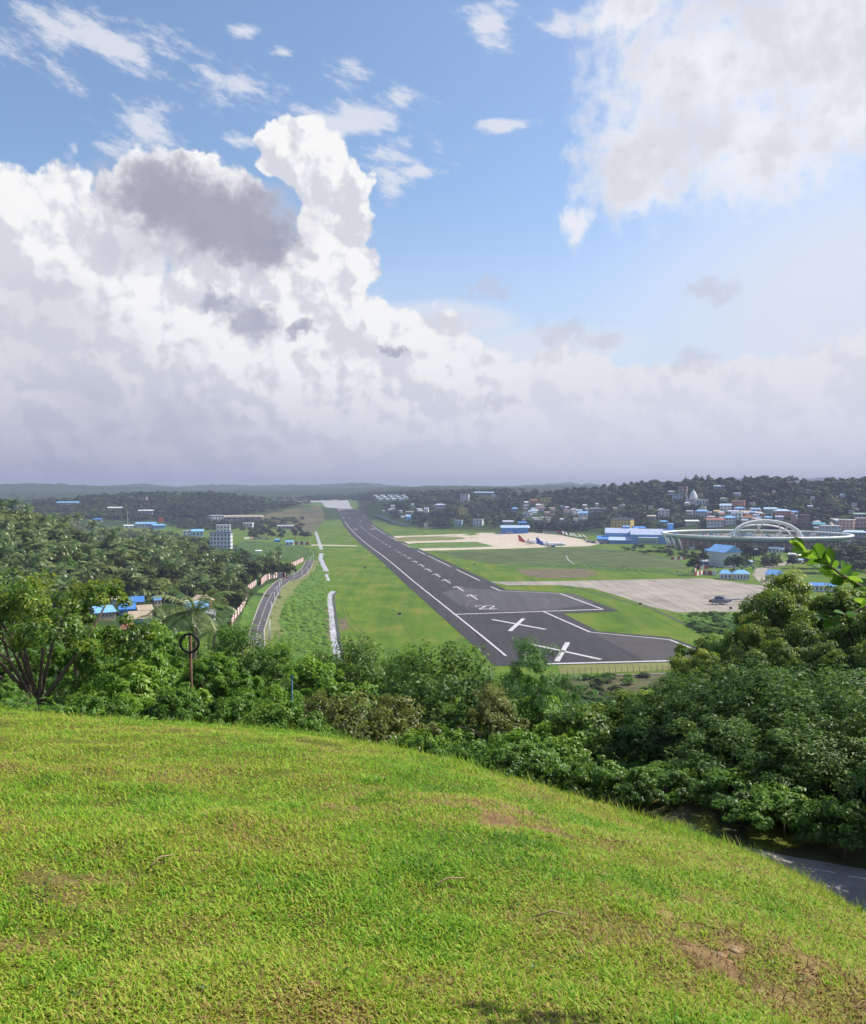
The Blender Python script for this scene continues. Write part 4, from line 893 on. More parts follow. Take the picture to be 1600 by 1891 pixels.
# leafy branch of a young tree reaching in from the right
def sapling():
    bx, by = 2.75, 3.3; gz = float(HT(bx, by)); o = empty('young_tree', (bx, by, gz), 0, 'young tree whose branch of bright green leaves hangs into the right edge', 'tree')
    lm = leafmat('leaf_close', [(0, (.030, .085, .010)), (.5, (.075, .19, .016)), (1, (.17, .30, .03))], .5, .25, .6, 0)
    def at(px, py, d): q = ray(px, py) * (d / F); return Vector((q[0] - bx, q[1] - by, EYE + q[2] - gz))
    end = at(1478, 1010, 3.35); root = Vector((.0, 0, 1.55))
    MB().tube([(0, 0, -.2), (.02, 0, .8), root, (-.02, .1, 2.2)], [.022, .018, .012, .008], 8).build('trunk', m_bark, o, True)
    specs = [([root, at(1640, 1100, 3.3), at(1590, 1082, 3.3), at(1535, 1058, 3.32), at(1495, 1025, 3.34), end], 30), ([at(1590, 1082, 3.3), at(1555, 1062, 3.2), at(1528, 1042, 3.2), at(1512, 1030, 3.2)], 18),
             ([at(1640, 1100, 3.3), at(1600, 1120, 3.2), at(1560, 1140, 3.15), at(1530, 1146, 3.15)], 9)]
    q = random.Random(8)
    # one leaf: an oval blade folded along its rib
    mb = MB(); vs, fs = [], []; n = 6
    for i in range(n + 1):
        t = i / n; w = .30 * math.sin(math.pi * min(1, t * .92 + .04)) ** .75; vs += [(t, -w, w * .28 - .10 * t * t), (t, 0, -.10 * t * t), (t, w, w * .28 - .10 * t * t)]
    for i in range(n):
        for k in (0, 1): a = i * 3 + k; fs.append((a, a + 1, a + 4, a + 3))
    vs = np.array(vs); fs = np.array(fs)
    leafs = [np_mesh('leaf', vs, fs, lm, True, {'var': np.full(len(vs), x)}) for x in (.1, .35, .6, .8, .95)]
    for pl, nl in specs:
        k = len(pl); MB().tube(pl, [.0045 * (1 - .75 * i / (k - 1)) + .0012 for i in range(k)], 6).build('branch', m_bark, o, True)
        for j in range(nl):
            t = (j + .6) / nl * (k - 1); t = min(t, k - 1.001); a, b = pl[int(t)], pl[int(t) + 1]; p = a.lerp(b, t - int(t)); d = (b - a).normalized()
            lf = link('leaf', q.choice(leafs), o, p); s = q.uniform(.050, .085); lf.scale = (s, s, s)
            dr = (d * .7 + Vector((q.uniform(-1, 1), q.uniform(-1, 1), q.uniform(-.7, .9)))).normalized(); lf.rotation_mode = 'QUATERNION'
            lf.rotation_quaternion = dr.to_track_quat('X', 'Z') @ __import__('mathutils').Quaternion((1, 0, 0), q.uniform(-1.2, 1.2))
sapling()
# loose things lying on the mound
m_twig = pmat('dry_twig', (.30, .22, .12), .8, .2, 30)
for k, (px, py, l, a, lb) in enumerate(((830, 1640, .16, .5, 'curved dry straw stem lying on the lawn near its centre'), (1020, 1703, .15, .1, 'grey dead leaf stalk lying on the lawn right of centre'), (300, 1600, .14, 1.0, 'dry stalk lying on the lawn at left'))):
    p = PX(px, py); MB().tube([(-l / 2, 0, .03), (0, .012, .045), (l / 2, -.01, .035)], [.004, .005, .002], 5).build('dry_stalk', m_twig, None, True, p)
    ob = COL.objects[-1]; ob.rotation_euler.z = a; tag(ob, lb, 'twig')
m_stone = pmat('earth_clod', (.34, .25, .14), .95, .3, 20, bump=.5)
for k, (px, py, s, lb) in enumerate(((1357, 1755, .026, 'largest clod in the bare soil patch on the right of the lawn'), (1330, 1764, .017, 'small clod left of the largest clod on bare soil'), (1404, 1835, .020, 'clod below the bare soil patch near the bottom right'))):
    p = PX(px, py); bm = bmesh.new(); bmesh.ops.create_icosphere(bm, subdivisions=2, radius=s)
    for v in bm.verts: v.co *= 1 + (vnoise(v.co.x * 60 + k * 9, v.co.y * 60 + v.co.z * 40) - .5) * .5; v.co.z *= .6
    me = bpy.data.meshes.new('soil_clod'); bm.to_mesh(me); bm.free(); me.materials.append(m_stone); tag(link('soil_clod', me, None, p), lb, 'clod')
# ------------------------------------------------------------------ buildings
BOX = []      # what stands where in the view, so that scattered trees leave it free: x0, x1, ytop, ybase, distance
HUES = {'white': (.70, .69, .68), 'cream': (.62, .56, .42), 'lav': (.52, .53, .66), 'pink': (.58, .36, .30), 'orange': (.55, .22, .12), 'red': (.36, .07, .05), 'brown': (.22, .14, .10), 'grey': (.36, .36, .37),
        'blue': (.07, .24, .62), 'sky': (.20, .44, .80), 'pale': (.42, .55, .72), 'teal': (.12, .42, .52), 'yellow': (.62, .48, .14), 'green': (.30, .45, .36), 'rust': (.30, .13, .08), 'navy': (.06, .07, .22), 'dark': (.05, .06, .09), 'slate': (.24, .28, .36), 'tan': (.42, .34, .24)}
def hm(n, k='wall'): return pmat(k + '_' + n, HUES[n], .75 if k == 'wall' else .55, .14, .35)
def house(px, base, wpx, hpx, wall, roof, kind='gable', name='house', label='', group=None, rz=None, storeys=1, deep=.75, win=True, dz=0.0, cat='house', wcol='dark', loc=None, roofh=.22, dist=None):
    p = loc or (PX(px, base) if dist is None else AT(px, dist)); r = math.hypot(p.x, p.y); k = r / math.hypot(F, px - 800)
    w = wpx * k; d = w * deep; h = hpx * k; face = math.atan2(p.x, p.y)
    a = (rnd.uniform(-.35, .35) if rz is None else rz) - face
    if name != 'terminal': w = w / (abs(math.cos(a + face)) + deep * abs(math.sin(a + face))); d = w * deep
    o = empty(name, p, a, label, cat, group); BOX.append((px - wpx / 2, px + wpx / 2, base - hpx, base, r))
    hw = h * (1 - roofh) if kind != 'flat' else h
    MB().box(-w / 2, w / 2, -d / 2, d / 2, -4, hw).build('wall', hm(wall), o)
    mr = hm(roof, 'roof'); e = .06 * w; mb = MB(); t = .02 * w + .08
    if kind == 'gable':
        mb.add([(-w / 2 - e, -d / 2 - e, hw - t), (w / 2 + e, -d / 2 - e, hw - t), (w / 2 + e, 0, h), (-w / 2 - e, 0, h), (w / 2 + e, d / 2 + e, hw - t), (-w / 2 - e, d / 2 + e, hw - t)], [(0, 1, 2, 3), (3, 2, 4, 5), (1, 4, 2), (0, 3, 5), (0, 5, 4, 1)])
    elif kind == 'hip':
        q = w * .22
        mb.add([(-w / 2 - e, -d / 2 - e, hw - t), (w / 2 + e, -d / 2 - e, hw - t), (w / 2 + e, d / 2 + e, hw - t), (-w / 2 - e, d / 2 + e, hw - t), (-q, 0, h), (q, 0, h)], [(0, 1, 5, 4), (1, 2, 5), (2, 3, 4, 5), (3, 0, 4), (3, 2, 1, 0)])
    elif kind == 'shed':
        mb.add([(-w / 2 - e, -d / 2 - e, hw), (w / 2 + e, -d / 2 - e, hw), (w / 2 + e, d / 2 + e, h), (-w / 2 - e, d / 2 + e, h), (-w / 2 - e, -d / 2 - e, hw - t), (w / 2 + e, -d / 2 - e, hw - t), (w / 2 + e, d / 2 + e, hw - t), (-w / 2 - e, d / 2 + e, hw - t)], [(0, 1, 2, 3), (4, 7, 6, 5), (0, 4, 5, 1), (1, 5, 6, 2), (2, 6, 7, 3), (3, 7, 4, 0)])
    else:
        mb.box(-w / 2 - e * .4, w / 2 + e * .4, -d / 2 - e * .4, d / 2 + e * .4, h + .003, h + t + .25)
    mb.build('roof', mr, o)
    if win:
        nw = max(2, min(6, int(wpx / 6))); ww = w / nw * .42; sh = hw / storeys; wh = sh * .42
        wm = MATS.setdefault('win_' + wcol, hm(wcol, 'pane')); bmv = MB().box(-ww / 2, ww / 2, -.08, .04, 0, wh).mesh('window', wm)
        sill = MB().box(-ww * .6, ww * .6, -.2, -.081, -wh * .14, -.003).mesh('sill', hm('grey'))
        bms = MB().box(-.04, .08, -ww / 2, ww / 2, 0, wh).mesh('window', wm)
        for s_ in range(storeys):
            for i in range(nw):
                wo_ = link('window', bmv, o, (-w / 2 + (i + .5) * w / nw, -d / 2, s_ * sh + sh * .3))
                if wpx >= 20: link('sill', sill, wo_)
            nd = max(1, int(nw * deep))
            for i in range(nd):
                for sg in ((-1,) if a + face > 0.15 else (1,)): link('window', bms, o, (sg * w / 2, -d / 2 + (i + .5) * d / nd, s_ * sh + sh * .3))
    return o
TG = 'houses of the town on the right hillside'
T = [ # px, base, w, h, wall, roof, kind, storeys, label
 (1364, 938, 24, 13, 'orange', 'pink', 'flat', 2, 'tall orange block at the top of the hillside town'),
 (1341, 943, 21, 13, 'white', 'pale', 'gable', 2, 'white house left of the tall orange block'),
 (1366, 944, 20, 8, 'lav', 'sky', 'hip', 1, 'bright blue roofed house below the tall orange block'),
 (1356, 951, 21, 9, 'lav', 'lav', 'gable', 1, 'lavender roofed house two rows below the orange block'),
 (1397, 947, 15, 9, 'pink', 'sky', 'hip', 1, 'pink house with sky blue roof right of the orange block'),
 (1402, 952, 11, 7, 'orange', 'white', 'gable', 1, 'small orange house with white roof mid town'),
 (1423, 947, 24, 10, 'green', 'pale', 'gable', 1, 'pale green house with long blue grey roof'),
 (1445, 953, 31, 13, 'orange', 'pale', 'hip', 2, 'wide orange two storey house with pale blue roof'),
 (1466, 951, 17, 8, 'slate', 'sky', 'gable', 1, 'blue roofed house at the right end of the upper town'),
 (1377, 951, 15, 8, 'brown', 'cream', 'gable', 1, 'brown house with cream roof mid town'),
 (1324, 949, 11, 7, 'cream', 'yellow', 'gable', 1, 'small yellowish house at the left end of the upper town'),
 (1347, 967, 22, 15, 'white', 'sky', 'hip', 2, 'white two storey house with sky blue roof in the lower town'),
 (1321, 971, 30, 15, 'white', 'rust', 'gable', 2, 'long white building with rust red roof in the lower town'),
 (1361, 960, 20, 13, 'white', 'white', 'flat', 2, 'plain white flat roofed house mid town'),
 (1381, 962, 17, 9, 'cream', 'rust', 'gable', 1, 'cream house with rust roof mid town'),
 (1397, 969, 23, 7, 'sky', 'sky', 'gable', 1, 'low bright blue roofed shed in the lower town'),
 (1396, 963, 13, 7, 'pink', 'pink', 'gable', 1, 'pinkish house above the blue shed'),
 (1485, 971, 22, 20, 'brown', 'brown', 'flat', 3, 'tall unfinished brown building right of the town'),
 (1466, 968, 9, 18, 'pink', 'grey', 'flat', 3, 'narrow pinkish tower house left of the unfinished building'),
 (1512, 974, 22, 9, 'slate', 'teal', 'gable', 1, 'teal roofed house right of the unfinished building'),
 (1533, 989, 36, 18, 'white', 'white', 'flat', 3, 'large white building near the right end of the ring'),
 (1565, 977, 28, 17, 'pink', 'white', 'flat', 3, 'long pink apartment block with white roof edge at far right'),
 (1592, 972, 24, 15, 'pink', 'white', 'flat', 2, 'pink block at the right edge of the picture'),
 (1588, 955, 20, 8, 'slate', 'green', 'gable', 1, 'pale green roofed house high at the right edge'),
 (1582, 990, 44, 10, 'grey', 'pale', 'shed', 1, 'long pale blue roofed shed at the right edge'),
 (1330, 903, 22, 7, 'slate', 'pale', 'gable', 1, 'grey blue roofed house high on the wooded ridge'),
 (1262, 911, 17, 12, 'tan', 'tan', 'flat', 2, 'tan block above the white temple'),
 (1251, 923, 18, 10, 'lav', 'slate', 'flat', 2, 'grey blue house left of the white temple'),
 (1296, 932, 24, 9, 'white', 'white', 'flat', 1, 'low white hall at the foot of the white temple'),
 (1296, 952, 24, 11, 'lav', 'sky', 'hip', 2, 'lavender house with broad blue roof below the temple'),
 (1277, 968, 27, 8, 'cream', 'white', 'gable', 1, 'low house with white roof left of the lower town'),
 (1274, 950, 12, 8, 'white', 'grey', 'gable', 1, 'small pale house left of the lavender house'),
 (1226, 953, 20, 11, 'white', 'white', 'flat', 2, 'white terraced house on the slope left of the temple'),
 (1204, 959, 17, 8, 'slate', 'cream', 'gable', 1, 'house with cream roof left of the white terraced house'),
 (1226, 968, 17, 7, 'teal', 'sky', 'hip', 1, 'blue pyramid roofed pavilion behind the terminal'),
 (1150, 979, 42, 21, 'yellow', 'navy', 'flat', 4, 'yellow four storey building behind the terminal'),
 (1180, 982, 24, 10, 'slate', 'blue', 'gable', 1, 'blue roofed building between the yellow building and the terminal'),
 (1105, 945, 30, 6, 'grey', 'white', 'flat', 1, 'long white roofed house on the slope above the yellow building'),
 (1077, 958, 16, 14, 'white', 'sky', 'gable', 3, 'narrow white house with blue roof left of the yellow building'),
 (951, 945, 13, 8, 'slate', 'sky', 'hip', 1, 'blue pavilion roof among trees above the hangar'),
 (987, 931, 15, 9, 'orange', 'rust', 'gable', 2, 'orange house high on the slope behind the aircraft'),
 (1008, 929, 22, 9, 'yellow', 'yellow', 'flat', 2, 'yellow house right of the orange house on the slope'),
 (973, 932, 11, 6, 'white', 'white', 'gable', 1, 'white roofed house left of the orange house on the slope'),
 (974, 955, 11, 9, 'white', 'white', 'flat', 2, 'white house right of the blue pavilion roof'),
 (965, 971, 15, 8, 'blue', 'blue', 'gable', 1, 'small blue shed directly behind the blue hangar'),
 (884, 970, 20, 11, 'white', 'grey', 'flat', 2, 'white two storey house left of the blue hangar'),
 (938, 969, 21, 8, 'grey', 'lav', 'gable', 1, 'grey house just left behind the blue hangar'),
 (895, 914, 34, 6, 'slate', 'pale', 'gable', 1, 'long blue roofed hall near the crest left of the hillside'),
 (912, 918, 9, 5, 'white', 'white', 'flat', 1, 'small white house right of the long blue roofed hall'),
 (859, 926, 17, 13, 'white', 'white', 'flat', 3, 'tall white building on the slope above the far apron'),
 (813, 938, 20, 8, 'lav', 'lav', 'hip', 1, 'lavender roofed house in the trees right of the runway'),
 (855, 951, 17, 12, 'yellow', 'yellow', 'flat', 3, 'yellow building in the trees right of the runway'),
 (755, 961, 9, 9, 'sky', 'sky', 'shed', 1, 'small bright blue shed near the retaining wall'),
 (787, 976, 7, 9, 'cream', 'cream', 'flat', 2, 'narrow cream house at the end of the retaining wall'),
 (757, 949, 15, 5, 'grey', 'tan', 'gable', 1, 'low tan roofed house above the retaining wall'),
 (788, 946, 9, 9, 'white', 'lav', 'gable', 2, 'narrow pale house above the cream house'),
 (848, 969, 14, 8, 'pale', 'white', 'flat', 2, 'pale blue house left of the white two storey house'),
]
for i in range(14): T.append((694 + i * 4.3 + rnd.uniform(-1, 1), 918 + (i % 3) * 3.2, 8, 4.2, rnd.choice(['white', 'lav', 'grey', 'cream']), rnd.choice(['white', 'lav', 'pale']), 'gable', 1, None))
for i in range(48):
    T.append((rnd.uniform(962, 1090), rnd.uniform(936, 965), rnd.uniform(6, 11), rnd.uniform(4.5, 7), rnd.choice(['white', 'lav', 'grey', 'cream', 'pink', 'slate']), rnd.choice(['white', 'lav', 'grey', 'tan', 'pale', 'rust']), rnd.choice(['gable', 'shed']), 1, 0))
for i in range(10):
    T.append((rnd.uniform(700, 780), rnd.uniform(934, 957), rnd.uniform(6, 10), rnd.uniform(4, 6), rnd.choice(['white', 'grey', 'cream']), rnd.choice(['white', 'lav', 'grey']), 'gable', 1, None))
for i in range(36):
    T.append((rnd.uniform(1310, 1480), rnd.uniform(945, 968), rnd.uniform(8, 14), rnd.uniform(5.5, 8), rnd.choice(['white', 'lav', 'pink', 'cream', 'orange']), rnd.choice(['sky', 'lav', 'rust', 'white', 'pale', 'grey']), rnd.choice(['gable', 'hip']), 1, 1))
for i in range(12):
    T.append((rnd.uniform(1500, 1598), rnd.uniform(955, 985), rnd.uniform(8, 15), rnd.uniform(5, 8), rnd.choice(['white', 'lav', 'pink', 'tan']), rnd.choice(['white', 'lav', 'tan', 'pale']), 'gable', 1, 2))
for i in range(26): T.append((rnd.uniform(1090, 1600), rnd.uniform(908, 950), rnd.uniform(7, 13), rnd.uniform(4.5, 7), rnd.choice(['white', 'lav', 'grey', 'cream', 'tan']), rnd.choice(['white', 'lav', 'pale', 'tan', 'grey']), rnd.choice(['gable', 'flat', 'hip']), 1, 3))
for i in range(9): T.append((rnd.uniform(1290, 1480), rnd.uniform(1018, 1046), rnd.uniform(12, 20), rnd.uniform(7, 10), rnd.choice(['white', 'lav', 'pale']), rnd.choice(['sky', 'blue', 'pale', 'white']), 'gable', 1, 4))
LB = {3: ('pale house scattered among the trees of the right ridge', 'pale houses scattered on the right ridge'), 4: ('small blue or pale roofed hut between the ring and the guard huts', 'huts between the ring and the guard huts'), None: ('tiny pale house in the cluster beside the far runway end', 'tiny houses by the far runway end'), 0: ('small house in the crowded cluster behind the parked airliners', 'small houses behind the parked airliners'),
      1: ('small house packed among the roofs of the hillside town', 'small houses packed in the hillside town'), 2: ('small house beyond the right end of the ring', 'small houses beyond the ring')}
for (px, b, w, h, wl, rf, kd, st, lb) in T:
    g = TG
    if not isinstance(lb, str): lb, g = LB[lb]
    house(px, b, w, h, wl, rf, kd, 'town_house', lb, g, storeys=st, win=w >= 11)
# left side
LG = 'buildings left of the runway'
for (px, b, w, h, wl, rf, kd, st, lb) in [
 (126, 932, 36, 6, 'white', 'sky', 'gable', 1, 'long blue roofed hall far off at the left'), (212, 942, 27, 6, 'grey', 'white', 'gable', 1, 'long low white shed in the trees at far left'),
 (270, 949, 27, 8, 'grey', 'white', 'shed', 1, 'white stepped shed in the trees at far left'), (180, 964, 17, 7, 'slate', 'blue', 'hip', 1, 'small dark blue roof above the palm hill'),
 (238, 975, 17, 6, 'white', 'white', 'gable', 1, 'small white roof above the palm hill'), (270, 974, 36, 10, 'white', 'sky', 'gable', 1, 'white hall with bright blue roof above the palm hill'), (293, 976, 24, 8, 'sky', 'sky', 'shed', 1, 'blue shed joined to the right of the white hall'),
 (297, 964, 11, 8, 'red', 'red', 'flat', 2, 'small red building above the white and blue halls'), (264, 924, 18, 5, 'tan', 'tan', 'flat', 1, 'tan building high on the far left ridge'),
 (345, 990, 15, 10, 'white', 'white', 'flat', 2, 'white flat roofed house left of the blue shed'), (364, 991, 23, 14, 'pale', 'sky', 'gable', 1, 'pale blue shed with gabled front'), 
 (413, 983, 26, 13, 'white', 'lav', 'flat', 2, 'white building behind the four storey block'), (400, 961, 27, 9, 'white', 'white', 'flat', 2, 'pale buildings behind the green field at left'), (450, 960, 64, 9, 'grey', 'tan', 'gable', 1, 'long grey tan roofed depot beyond the trees'),
 (459, 973, 20, 7, 'white', 'white', 'flat', 1, 'small white house beside the tree row left of the runway'), (527, 977, 28, 8, 'grey', 'grey', 'gable', 1, 'grey workshop left of the channel'), (512, 1001, 11, 6, 'blue', 'sky', 'hip', 1, 'small bright blue tarpaulin roof by the red wall'),
 (535, 1007, 15, 9, 'white', 'sky', 'gable', 1, 'white shed with blue roof near the cross track'), (478, 1021, 12, 5, 'white', 'white', 'shed', 1, 'tiny white hut in the rough field'), (435, 959, 12, 8, 'lav', 'lav', 'gable', 1, 'lavender roofed house left of the grey depot')]:
    house(px, b, w, h, wl, rf, kd, 'building', lb, LG, storeys=st, win=w >= 14, cat='building')
# the four storey white block
o = house(409, 1012, 41, 28, 'white', 'navy', 'flat', 'office_block', 'white four storey block with rows of dark windows left of the runway', LG, rz=-.22, storeys=4, deep=.5, win=True, cat='building', wcol='navy')
# village in the valley on the left
VG = 'village houses in the valley at left'
for (px, b, w, h, wl, rf, kd, lb) in [
 (252, 1122, 26, 21, 'tan', 'blue', 'gable', 'house with bright blue gable roof at the back of the village'), (235, 1136, 27, 21, 'blue', 'blue', 'shed', 'house under crumpled deep blue sheeting in the village'),
 (191, 1142, 42, 22, 'tan', 'sky', 'shed', 'low house with light blue sheet roof at the left of the village'), (268, 1136, 28, 18, 'tan', 'tan', 'shed', 'tan roofed house in the middle of the village'),
 (259, 1156, 38, 26, 'sky', 'tan', 'shed', 'blue walled house in the middle of the village'), (290, 1118, 16, 18, 'tan', 'blue', 'gable', 'blue roof behind the windblown palm'), (372, 1124, 44, 26, 'orange', 'tan', 'hip', 'orange house with tan roof at the right of the village'),
 (363, 1138, 42, 28, 'white', 'sky', 'gable', 'white house with sky blue roof right of the windblown palm'), (237, 1176, 35, 26, 'pale', 'rust', 'hip', 'pale blue house with rust red roof nearest the mound'), (214, 1114, 15, 13, 'white', 'cream', 'shed', 'small white hut at the back left of the village'), (388, 1144, 20, 18, 'white', 'grey', 'shed', 'white shed at the right end of the village')]:
    house(px, b, w, h, wl, rf, kd, 'village_house', lb, VG, win=True, roofh=.4)
# blue hangar, warehouse and huts at the apron
house(951, 984, 50, 14, 'blue', 'pale', 'gable', 'hangar', 'blue hangar with pale roof behind the parked airliners', None, rz=.12, storeys=1, deep=.45, win=False, cat='hangar')
house(1338, 1046, 56, 40, 'white', 'sky', 'gable', 'warehouse', 'white warehouse with bright blue roof in front of the ring', None, rz=-.95, deep=.62, win=False, cat='warehouse', roofh=.28)
AG = 'blue roofed guard huts by the helicopter apron'
house(1340, 1069, 22, 17, 'white', 'sky', 'hip', 'guard_hut', 'small square guard hut left of the longer guard hut', AG, rz=.1, deep=.9, roofh=.35, cat='hut', wcol='navy')
house(1369, 1070, 30, 18, 'white', 'sky', 'hip', 'guard_hut', 'longer guard hut in the middle of the three huts', AG, rz=.1, deep=.8, roofh=.32, cat='hut', wcol='navy')
house(1431, 1073, 32, 21, 'white', 'sky', 'gable', 'guard_hut', 'guard hut right of the gate road half hidden by the airy tree', AG, rz=-.7, deep=.9, roofh=.35, cat='hut', wcol='navy')
house(1297, 1046, 24, 14, 'blue', 'white', 'gable', 'store_hut', 'blue hut with white roof left of the warehouse', None, rz=.2, cat='hut')
house(1318, 1044, 20, 10, 'sky', 'sky', 'shed', 'store_hut', 'low blue shed against the warehouse', None, rz=-.3, win=False, cat='hut')
house(1425, 1020, 40, 10, 'white', 'pale', 'gable', 'long_shed', 'long pale blue roofed shed under the right part of the ring', None, rz=.1, deep=.5, cat='shed')
house(1520, 1092, 44, 16, 'white', 'blue', 'gable', 'long_shed', 'white and blue shed half hidden behind the airy trees', None, rz=.1, deep=.5, cat='shed')
# white temple with tiered spire
def temple():
    p = PX(1281, 929); k = math.hypot(p.x, p.y) / math.hypot(F, 481); o = empty('temple', p, -math.atan2(p.x, p.y), 'white temple with pointed spire on the wooded hillside', 'temple'); u = 23 * k
    MB().box(-u * .36, u * .36, -u * .3, u * .3, -3, u * .42).build('hall', m_white, o)
    mb = MB(); prof = [(.30, .42), (.29, .55), (.25, .70), (.17, .86), (.08, .97), (.05, 1.0), (.06, 1.03), (.01, 1.12)]; n = 12; vs, fs = [], []
    for r, z in prof: vs += [(r * u * math.cos(2 * math.pi * i / n), r * u * math.sin(2 * math.pi * i / n), z * u) for i in range(n)]
    for j in range(len(prof) - 1):
        for i in range(n): fs.append((j * n + i, j * n + (i + 1) % n, (j + 1) * n + (i + 1) % n, (j + 1) * n + i))
    mb.add(vs, fs).build('spire', m_white, o, True)
    MB().tube([(-u * .5, 0, u * .2), (-u * .52, 0, u * .5), (-u * .58, 0, u * .78)], [u * .07, u * .05, u * .008], 8).build('pinnacle', m_white, o)
    MB().box(-u * .6, -u * .365, -u * .12, u * .12, -3, u * .22).build('porch', m_white, o)
    MB().box(.365 * u, .8 * u, -.2 * u, .2 * u, -3, .22 * u).build('porch', m_white, o)
    for sx in (-.24, -.08, .08, .24): MB().box(sx * u - .03 * u, sx * u + .03 * u, -.312 * u, -.301 * u, .1 * u, .32 * u).build('window', hm('dark', 'pane'), o)
    BOX.append((1266, 1296, 905, 929, math.hypot(p.x, p.y)))
temple()
# the blue terminal
def terminal():
    p = PX(1180, 1005); R0 = math.hypot(p.x, p.y); k = R0 / math.hypot(F, 380); face = math.atan2(p.x, p.y)
    o = empty('terminal', p, -face, 'light blue airport terminal with lavender roofs left of the ring', 'terminal'); ms, mb_, mr, mw = hm('sky'), hm('blue'), pmat('terminal_roof', (.40, .46, .62), .55, .15, .2), hm('white')
    def blk(x0, x1, d0, d1, h0, h1, wall, roof):    # x in photo pixels from 1180, depth and height in px units
        X0, X1 = (x0 - 1180) * k, (x1 - 1180) * k; D0, D1 = d0 * k, d1 * k; H0, H1 = h0 * 1.35 * k, h1 * 1.35 * k; e = .8
        MB().box(X0, X1, D0, D1, -3, H0).build('wall', wall, o)
        MB().add([(X0 - e, D0 - e, H0 + .01), (X1 + e, D0 - e, H0 + .01), (X1 + e, D1 + e, H1), (X0 - e, D1 + e, H1), (X0 - e, D0 - e, H0 - .5), (X1 + e, D0 - e, H0 - .5), (X1 + e, D1 + e, H0 - .5), (X0 - e, D1 + e, H0 - .5)],
                 [(0, 1, 2, 3), (0, 4, 5, 1), (1, 5, 6, 2), (2, 6, 7, 3), (3, 7, 4, 0)]).build('roof', roof, o)
    blk(1118, 1178, 30, 62, 14, 20, ms, mr); blk(1166, 1232, 8, 40, 13, 20, ms, mr); blk(1126, 1166, 4, 26, 5, 9, mb_, hm('pale', 'roof')); blk(1104, 1124, 12, 34, 6, 10, hm('slate'), hm('blue', 'roof'))
    blk(1222, 1250, 14, 50, 16, 18, ms, hm('sky', 'roof')); blk(1233, 1243, 40, 52, 27, 27.5, ms, hm('sky', 'roof')); blk(1180, 1214, -2, 7.5, 9, 10, hm('green'), mr); blk(1150, 1162, 62.5, 72, 22, 23, ms, hm('sky', 'roof'))
    for i in range(7): MB().box((1226 + i * 3.4 - 1180) * k, (1228 + i * 3.4 - 1180) * k, 13.6 * k, 13.9 * k, 8 * k, 11 * k).build('window', hm('navy', 'pane'), o)
    for i in range(6): MB().box((1183 + i * 5 - 1180) * k, (1186.4 + i * 5 - 1180) * k, -2.5 * k, -2.1 * k, 3 * k, 7 * k).build('window', hm('slate', 'pane'), o)
    BOX.append((1100, 1252, 970, 1007, R0))
terminal()
